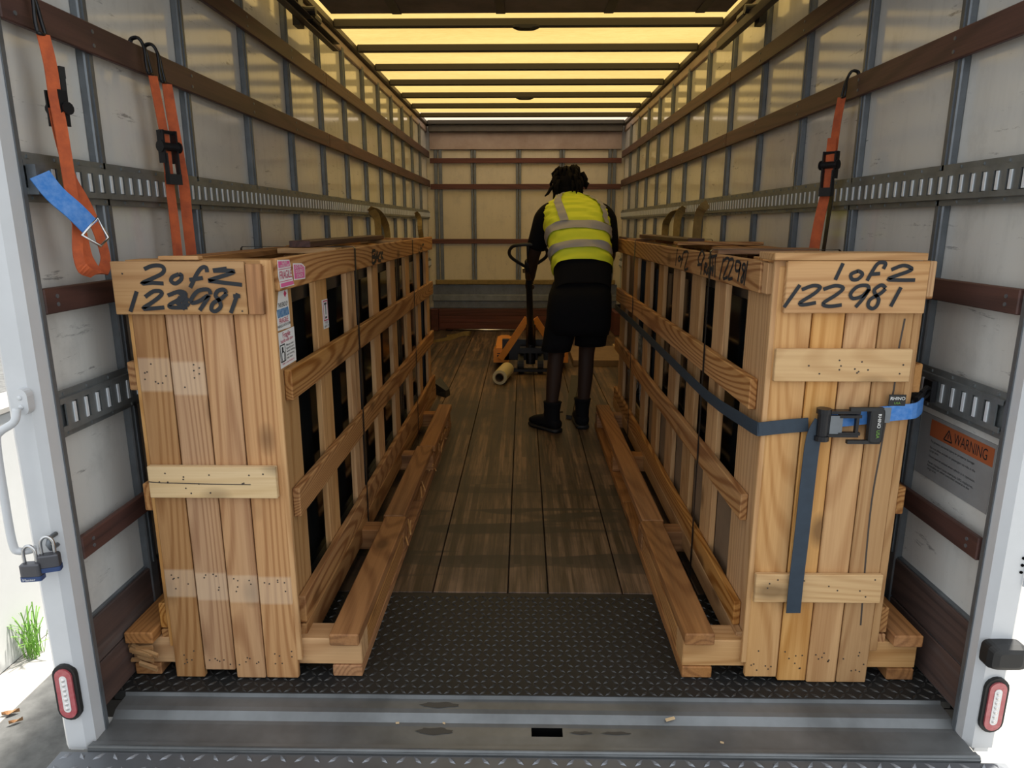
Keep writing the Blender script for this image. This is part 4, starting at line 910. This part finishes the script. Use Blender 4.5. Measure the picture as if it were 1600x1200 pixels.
mb = MB(); mb.add([(-.74, 5.55, 0), (-.63, 5.42, 0), (-.60, 5.52, 0), (-.71, 5.7, 0), (-.74, 5.55, .10), (-.70, 5.7, .11), (-.63, 5.46, .05), (-.61, 5.54, .05)], [(0, 1, 2, 3), (4, 6, 7, 5), (0, 4, 6, 1), (1, 6, 7, 2), (2, 7, 5, 3), (3, 5, 4, 0)])
tag(mb.build('wheel_chock', 'black_rubber', None), 'black rubber wedge on the floor past the end of the left crate', 'wedge')
mb = MB(); mb.box(.50, 1.16, 6.72, 7.55, .001, .06); mb.build('plywood_sheet', 'plywood', None)
tag(bpy.data.objects['plywood_sheet'], 'low brown plywood platform on the floor right of the worker', 'plywood')
mb = MB(); mb.box(1.0, 1.03, 6.75, 7.6, .0605, .075); tag(mb.build('wood_strip', 'pine_pale', None), 'thin pale wood strip lying on the plywood platform', 'strip')
mb = MB(); mb.prism([(.315, 4.82), (.355, 4.80), (.52, 6.15), (.44, 6.17)], 'z', .001, .03); tag(mb.build('loose_board', 'dark_wood', None), 'narrow dark board on the floor between the worker\'s boots', 'board')
mb = MB(); mb.tube([(.20, 5.02, .006), (.26, 4.98, .006), (.30, 4.99, .006)], .005, 6, sm=3); tag(mb.build('cord_scrap', 'black_rubber', None, True), 'short black cord end on the floor between the worker\'s boots', 'cord')
chips = [(-.41, 1.570, -.060, 'flat pale wood chip on the lift platform, left one by the sill', .018), (-.375, 1.545, -.060, 'slim wood sliver on the lift platform between two chips', .010), (-.365, 1.50, -.060, 'wood chip on the lift platform nearest the bottom edge', .016),
         (.43, 1.728, -.020, 'tan splinter on the sill ridge right of centre', .014), (-.36, 1.715, -.033, 'small white chip in the sill channel, left one', .005), (-.225, 1.716, -.033, 'small white chip in the sill channel, nearer the middle', .004), (.56, 1.655, -.035, 'upright white fleck in the sill channel right of the slot', .005), (.2, 1.594, -.060, 'thin pale sliver lying along the outer sill edge right of the slot', .016)]
for x, y, z, lb, L in chips:
    mb = MB(); a = rr(-.5, .5); u = Vector((math.cos(a), math.sin(a), .05)); w = Vector((-u.y, u.x, 0)); mb.obox((x, y, z + .0035), u * L, w * L * .28, (0, 0, .0022)); tag(mb.build('wood_chip', 'chip', None), lb, 'chip')

# ------------------------------------------------------------------ the worker, seen from behind, leaning to the jack handle
wk = thing('person', (.30, 4.6, 0), 'person in a yellow high visibility vest and black shorts leaning to a pallet jack handle', 'person')
def skinmesh(name, joints, edges, mat, parent, sub=2, root=0):
    me = bpy.data.meshes.new(name); me.from_pydata([Vector(j[0]) for j in joints], edges, [])
    ob = bpy.data.objects.new(name, me); C.objects.link(ob)
    md = ob.modifiers.new('skin', 'SKIN'); md.use_smooth_shade = True
    for i, j in enumerate(joints):
        r = j[1]; sv = me.skin_vertices[0].data[i]; sv.radius = (r, r) if not isinstance(r, tuple) else r; sv.use_root = (i == root)
    sb = ob.modifiers.new('sub', 'SUBSURF'); sb.levels = sub; sb.render_levels = sub
    dg = bpy.context.evaluated_depsgraph_get(); m2 = bpy.data.meshes.new_from_object(ob.evaluated_get(dg))
    bpy.data.objects.remove(ob)
    return m2
J = {}; jl = []; el = []
def jt(n, p, r, par=None):
    J[n] = len(jl); jl.append((p, r))
    if par: el.append((J[par], J[n]))
jt('pelvis', (.375, 4.61, .95), (.15, .11)); jt('waist', (.375, 4.70, 1.12), (.14, .10), 'pelvis'); jt('chest', (.37, 4.86, 1.32), (.16, .11), 'waist')
jt('upper', (.36, 4.97, 1.45), (.13, .09), 'chest'); jt('neck', (.34, 5.05, 1.56), .055, 'upper'); jt('skull', (.325, 5.10, 1.64), (.085, .095), 'neck'); jt('crown', (.315, 5.12, 1.705), (.075, .085), 'skull')
for s_, n in ((-1, 'l'), (1, 'r')):
    hx = .375 + s_ * .095
    jt('hip' + n, (hx, 4.61, .90), .095, 'pelvis')
jt('kneel', (.222, 4.60, .50), .058, 'hipl'); jt('calfl', (.212, 4.565, .36), .058, 'kneel'); jt('anklel', (.192, 4.535, .13), .040, 'calfl'); jt('footl', (.15, 4.60, .055), .036, 'anklel')
jt('kneer', (.437, 4.68, .52), .058, 'hipr'); jt('calfr', (.432, 4.645, .37), .057, 'kneer'); jt('ankler', (.415, 4.62, .13), .040, 'calfr'); jt('footr', (.405, 4.70, .055), .036, 'ankler')
HD = piv + tv * .62                      # where the left hand takes the tiller
jt('shl', (.165, 4.98, 1.455), .068, 'upper'); jt('elbl', (.078, 5.10, 1.16), .046, 'shl'); jt('wrl', (HD.x + .012, HD.y - .085, HD.z + .075), .030, 'elbl')
jt('shr', (.565, 4.97, 1.45), .068, 'upper'); jt('elbr', (.625, 5.02, 1.14), .046, 'shr'); jt('wrr', (.52, 5.22, 1.02), .030, 'elbr')
def hand(pre, wr, palmdir, side, curl, grip):
    palmdir = Vector(palmdir).normalized(); side = Vector(side).normalized(); curl = Vector(curl).normalized(); w = Vector(jl[J[wr]][0])
    jt(pre + 'palm', w + palmdir * .045, (.034, .020), wr)
    k = w + palmdir * .085
    for i, (o, L) in enumerate(((-.030, .9), (-.010, 1.0), (.010, .97), (.030, .8))):
        b0 = k + side * o; jt(pre + 'f%da' % i, b0, .0095, pre + 'palm')
        jt(pre + 'f%db' % i, b0 + (palmdir * .6 + curl * .8) * .036 * L, .0088, pre + 'f%da' % i)
        jt(pre + 'f%dc' % i, b0 + (palmdir * .5 + curl * 1.7) * .036 * L, .0082, pre + 'f%db' % i)
        jt(pre + 'f%dd' % i, b0 + (palmdir * -.1 + curl * 2.1) * .036 * L, .0075, pre + 'f%dc' % i)
    tb = w + palmdir * .035 + side * -.034
    jt(pre + 'ta', tb, .012, pre + 'palm'); jt(pre + 'tb', tb + side * -.012 + palmdir * .02 + curl * .025, .0105, pre + 'ta'); jt(pre + 'tc', tb + palmdir * .035 + curl * .055, .009, pre + 'tb')
hand('hl', 'wrl', HD + Vector((-.03, -.02, .0)) - Vector(jl[J['wrl']][0]), -dirv, (.75, .55, -.1), True)
hand('hr', 'wrr', (-.4, .6, -.5), (-.6, -.3, .6), (-.3, -.2, -.9), True)
bmesh_ = skinmesh('body', jl, el, 'skin', wk)
# face: nose, brow and ears joined into the same body mesh
mb = MB(); fc = Vector((.323, 5.12, 1.66)); fd = Vector((-.08, .92, -.38)).normalized()
mb.ell(fc + fd * .105 + Vector((0, 0, -.012)), (.014, .016, .022), 10, 7); mb.ell(fc + fd * .088 + Vector((0, -.01, -.058)), (.026, .016, .010), 10, 7); mb.ell(fc + fd * .04 + Vector((0, 0, -.05)), (.062, .06, .06), 14, 9)
for s_ in (-1, 1): mb.ell((.323 + s_ * .094, 5.095, 1.632), (.010, .020, .032), 8, 7)
bm = bmesh.new(); bm.from_mesh(bmesh_)
tmp = bpy.data.meshes.new('tmp'); tmp.from_pydata(mb.v, [], mb.f); bm.from_mesh(tmp); bpy.data.meshes.remove(tmp)
for q in bm.faces: q.smooth = True
o_ = Vector((.3, 4.8, .9))
for v in bm.verts: v.co -= o_
bm.to_mesh(bmesh_); bm.free(); bmesh_.materials.clear(); bmesh_.materials.append(M['skin'])
body = place(bpy.data.objects.new('body', bmesh_), wk, o_)
for s_ in (-1, 1): mb = MB(); mb.ell(fc + fd * .088 + Vector((s_ * .032, 0, .012)), (.011, .009, .008), 10, 7); mb.build('eye', 'eye', body, True)

# torso surface shared by shirt, vest and reflective tape
TR = [((.392, 4.60, .93), .185, .128, 2.6), ((.398, 4.655, 1.05), .186, .128, 2.6), ((.388, 4.735, 1.17), .190, .13, 2.5), ((.375, 4.85, 1.31), .205, .132, 2.5), ((.368, 4.93, 1.40), .213, .125, 2.5), ((.362, 4.985, 1.46), .208, .108, 2.4), ((.350, 5.025, 1.515), .150, .08, 2.2), ((.342, 5.045, 1.55), .080, .066, 2)]
def S(t, th, off=0.0, wr=0.0):
    t = max(0, min(t, .9999)) * (len(TR) - 1); i = int(t); f = t - i
    P = [TR[max(i - 1, 0)], TR[i], TR[i + 1], TR[min(i + 2, len(TR) - 1)]]
    def cr(a, b, c, d): return .5 * (2 * b + (c - a) * f + (2 * a - 5 * b + 4 * c - d) * f * f + (3 * b - a - 3 * c + d) * f ** 3)
    c = Vector([cr(*(q[0][k] for q in P)) for k in range(3)]); rx, ry, e = (cr(*(q[k] for q in P)) for k in (1, 2, 3))
    ca, sa = math.cos(th), math.sin(th)
    u = Vector((1, .06, 0)); v = Vector((0, .78, -.62)) if True else None
    x = math.copysign(abs(ca) ** (2 / e), ca); y = math.copysign(abs(sa) ** (2 / e), sa)
    o = off + wr * (math.sin(t * 9 + th * 2.3 + math.sin(th * 5) * 1.2) * .6 + math.sin(t * 17 - th * 3.1) * .4)
    return c + u * (x * (rx + o)) + v * (y * (ry + o))
def shell(name, mat, parent, t0, t1, nt, off, wr=0, keep=None, thr=None, n=44):
    mb = MB(); vs = []
    for j in range(nt + 1):
        for i in range(n): vs.append(S(t0 + (t1 - t0) * j / nt, 2 * math.pi * i / n, off, wr))
    fs = []
    for j in range(nt):
        for i in range(n):
            tt = t0 + (t1 - t0) * (j + .5) / nt; th = 2 * math.pi * (i + .5) / n
            if keep and not keep(tt, th): continue
            fs.append((j * n + i, j * n + (i + 1) % n, (j + 1) * n + (i + 1) % n, (j + 1) * n + i))
    return mb.add(vs, fs).build(name, mat, parent, True)
sh = shell('t_shirt', 'black_cloth', wk, 0.0, .995, 24, .006)
for s_, a, b2, c2 in ((-1, 'shl', 'elbl', .80), (1, 'shr', 'elbr', .85)):
    p0 = Vector(jl[J[a]][0]); p1 = Vector(jl[J[b2]][0]); p1 = p0.lerp(p1, c2); ins = Vector((-s_ * .07, -.01, .0))
    mb = MB(); mb.tube([p0 + ins + Vector((0, 0, .012)), p0 + ins * .35 + Vector((0, 0, .0)), p0.lerp(p1, .18), p0.lerp(p1, .5), p1], [.066, .074, .080, .077, .071], 16, sm=4); mb.build('sleeve', 'black_cloth', sh, True)
# vest
vest = shell('safety_vest', 'hi_vis', wk, .165, .985, 40, .017, .008, lambda t, th: t < .56 or abs(math.cos(th)) < .985 - (t - .56) * .40)
def patch(name, f0, f1, tlist, parent, off=.030):
    mb = MB(); vs = []; m = 6
    for t_ in tlist:
        for i in range(m + 1): vs.append(S(t_, f0(t_) + (f1(t_) - f0(t_)) * i / m, off, .008))
    mb.add(vs, [(j * (m + 1) + i, j * (m + 1) + i + 1, (j + 1) * (m + 1) + i + 1, (j + 1) * (m + 1) + i) for j in range(len(tlist) - 1) for i in range(m)])
    return mb.build(name, 'tape_grey', parent, True)
def band(name, ta, tb):
    mb = MB(); n = 60; vs = []
    for j in range(4):
        for i in range(n):
            th = 2 * math.pi * i / n; vs.append(S(ta + (tb - ta) * j / 3, th, .0235, .008))
    mb.add(vs, [(j * n + i, j * n + (i + 1) % n, (j + 1) * n + (i + 1) % n, (j + 1) * n + i) for j in range(3) for i in range(n)])
    return mb.build(name, 'tape_grey', vest, True)
band('reflective_band', .250, .305); band('reflective_band', .375, .432)
tl = [.43 + (.955 - .43) * k / 18 for k in range(19)]
lerp = lambda a, b, t_: a + (b - a) * max(0, min(1, (t_ - .43) / .45))
B = -math.pi / 2
patch('reflective_strip', lambda t_: B - lerp(.50, .72, t_), lambda t_: B - lerp(.24, .46, t_), tl, vest)
patch('reflective_strip', lambda t_: B + lerp(.72, .50, t_), lambda t_: B + lerp(.98, .76, t_), tl, vest)
# shorts
Ux, Uy = (1, 0, 0), (0, 1, 0)
mb = MB(); mb.loft([((.385, 4.64, 1.0), Ux, Uy, .185, .13, 2.6), ((.378, 4.61, .92), Ux, Uy, .208, .15, 2.7), ((.372, 4.60, .82), Ux, Uy, .215, .155, 3), ((.37, 4.605, .72), Ux, Uy, .215, .145, 3.2), ((.37, 4.61, .66), Ux, Uy, .205, .13, 3.2)], 32)
for pts in (((.265, 4.60, .78, .108), (.25, 4.60, .68, .108), (.235, 4.60, .60, .103), (.222, 4.60, .545, .100)), ((.47, 4.62, .78, .110), (.468, 4.63, .68, .110), (.462, 4.66, .62, .108), (.460, 4.67, .572, .107))):
    mb.loft([((x, y, z), Ux, Uy, r, r * .98, 2.3) for x, y, z, r in pts], 24)
mb.build('shorts', 'black_cloth', wk, True)
# boots
def boot(ank, d, name='boot'):
    a = Vector(ank); d = Vector(d).normalized(); w = Vector((-d.y, d.x, 0)); g = Vector((a.x, a.y, 0))
    mb = MB(); mb.loft([(g + d * .005 + Vector((0, 0, .03)), d, w, .062, .046, 2.6), (g + Vector((0, 0, .08)), d, w, .060, .046, 2.4), (g + Vector((0, 0, .14)), d, w, .056, .048, 2.2), (g - d * .004 + Vector((0, 0, .195)), d, w, .064, .056, 2), (g - d * .006 + Vector((0, 0, .205)), d, w, .068, .060, 2)], 18)
    Z = Vector((0, 0, 1))
    mb.loft([(g + d * x + Z * z, w, Z, rx, rz, 2.6) for x, z, rx, rz in ((-.066, .055, .032, .028), (-.04, .06, .045, .035), (.03, .07, .048, .045), (.10, .06, .050, .037), (.16, .05, .047, .030), (.195, .042, .032, .020))], 18)
    b_ = mb.build(name, 'boot', wk, True)
    mb = MB(); mb.loft([(g + d * x + Z * .0145, w, Z, rx, .0135, 4) for x, rx in ((-.074, .030), (-.05, .046), (.03, .050), (.10, .053), (.165, .049), (.202, .033))], 16); mb.build('sole', 'black_rubber', b_, True)
boot((.198, 4.525, .13), (-.68, .73, 0)); boot((.412, 4.625, .13), (-.06, 1, 0))
# hair: cap with locks
hc = Vector((.318, 5.10, 1.675))
mb = MB(); n0 = 0; mb.ell(hc, (.103, .112, .098), 22, 14); mb.ell(hc + Vector((.0, -.035, -.055)), (.082, .07, .07), 18, 10)
for q in mb.v: q += Vector((rr(-.004, .004), rr(-.004, .004), rr(-.004, .004)))
rnd = random.Random(3)
def lock(a, b, L, flick=0):
    dv = Vector((math.cos(a) * math.cos(b), math.sin(a) * math.cos(b), math.sin(b))); p = hc + Vector((dv.x * .095, dv.y * .104, dv.z * .092))
    out = Vector((dv.x, dv.y, 0)).normalized() if abs(dv.z) < .99 else Vector((0, -1, 0))
    mb.tube([p, p + dv * .025, p + dv * .03 + out * .012 + Vector((0, 0, -L * .4)), p + out * (.028 + flick) + Vector((0, 0, -L))], [.013, .012, .011, .005], 7)
for k in range(46):
    a = rnd.uniform(math.pi * .95, math.pi * 2.05) if k < 34 else rnd.uniform(0, math.pi)
    if k >= 34 and abs(a - math.pi / 2) < .8: continue
    b = rnd.uniform(-.1, 1.1); lock(a, b, rnd.uniform(.05, .10) * (1 if b < .6 else .6), rnd.uniform(0, .012))
for k in range(12):
    a = rnd.uniform(0, 6.28); dv = Vector((math.cos(a) * .35, math.sin(a) * .35, 1)).normalized(); p = hc + Vector((dv.x * .10, dv.y * .11, dv.z * .094)); mb.tube([p, p + dv * .012 + Vector((.01, 0, .004))], [.012, .006], 6)
mb.tube([hc + Vector((-.085, -.03, -.02)), hc + Vector((-.125, -.04, -.05)), hc + Vector((-.145, -.05, -.085)), hc + Vector((-.168, -.06, -.105))], [.013, .012, .010, .004], 7)
mb.tube([hc + Vector((-.075, -.05, -.04)), hc + Vector((-.10, -.06, -.09)), hc + Vector((-.108, -.065, -.135))], [.013, .011, .004], 7)
mb.tube([hc + Vector((.08, -.02, .01)), hc + Vector((.11, -.03, -.005)), hc + Vector((.145, -.04, -.018))], [.014, .011, .004], 7)
mb.tube([hc + Vector((.075, -.03, -.04)), hc + Vector((.095, -.04, -.07)), hc + Vector((.092, -.05, -.11))], [.014, .012, .004], 7)
mb.build('hair', 'hair', wk, True)
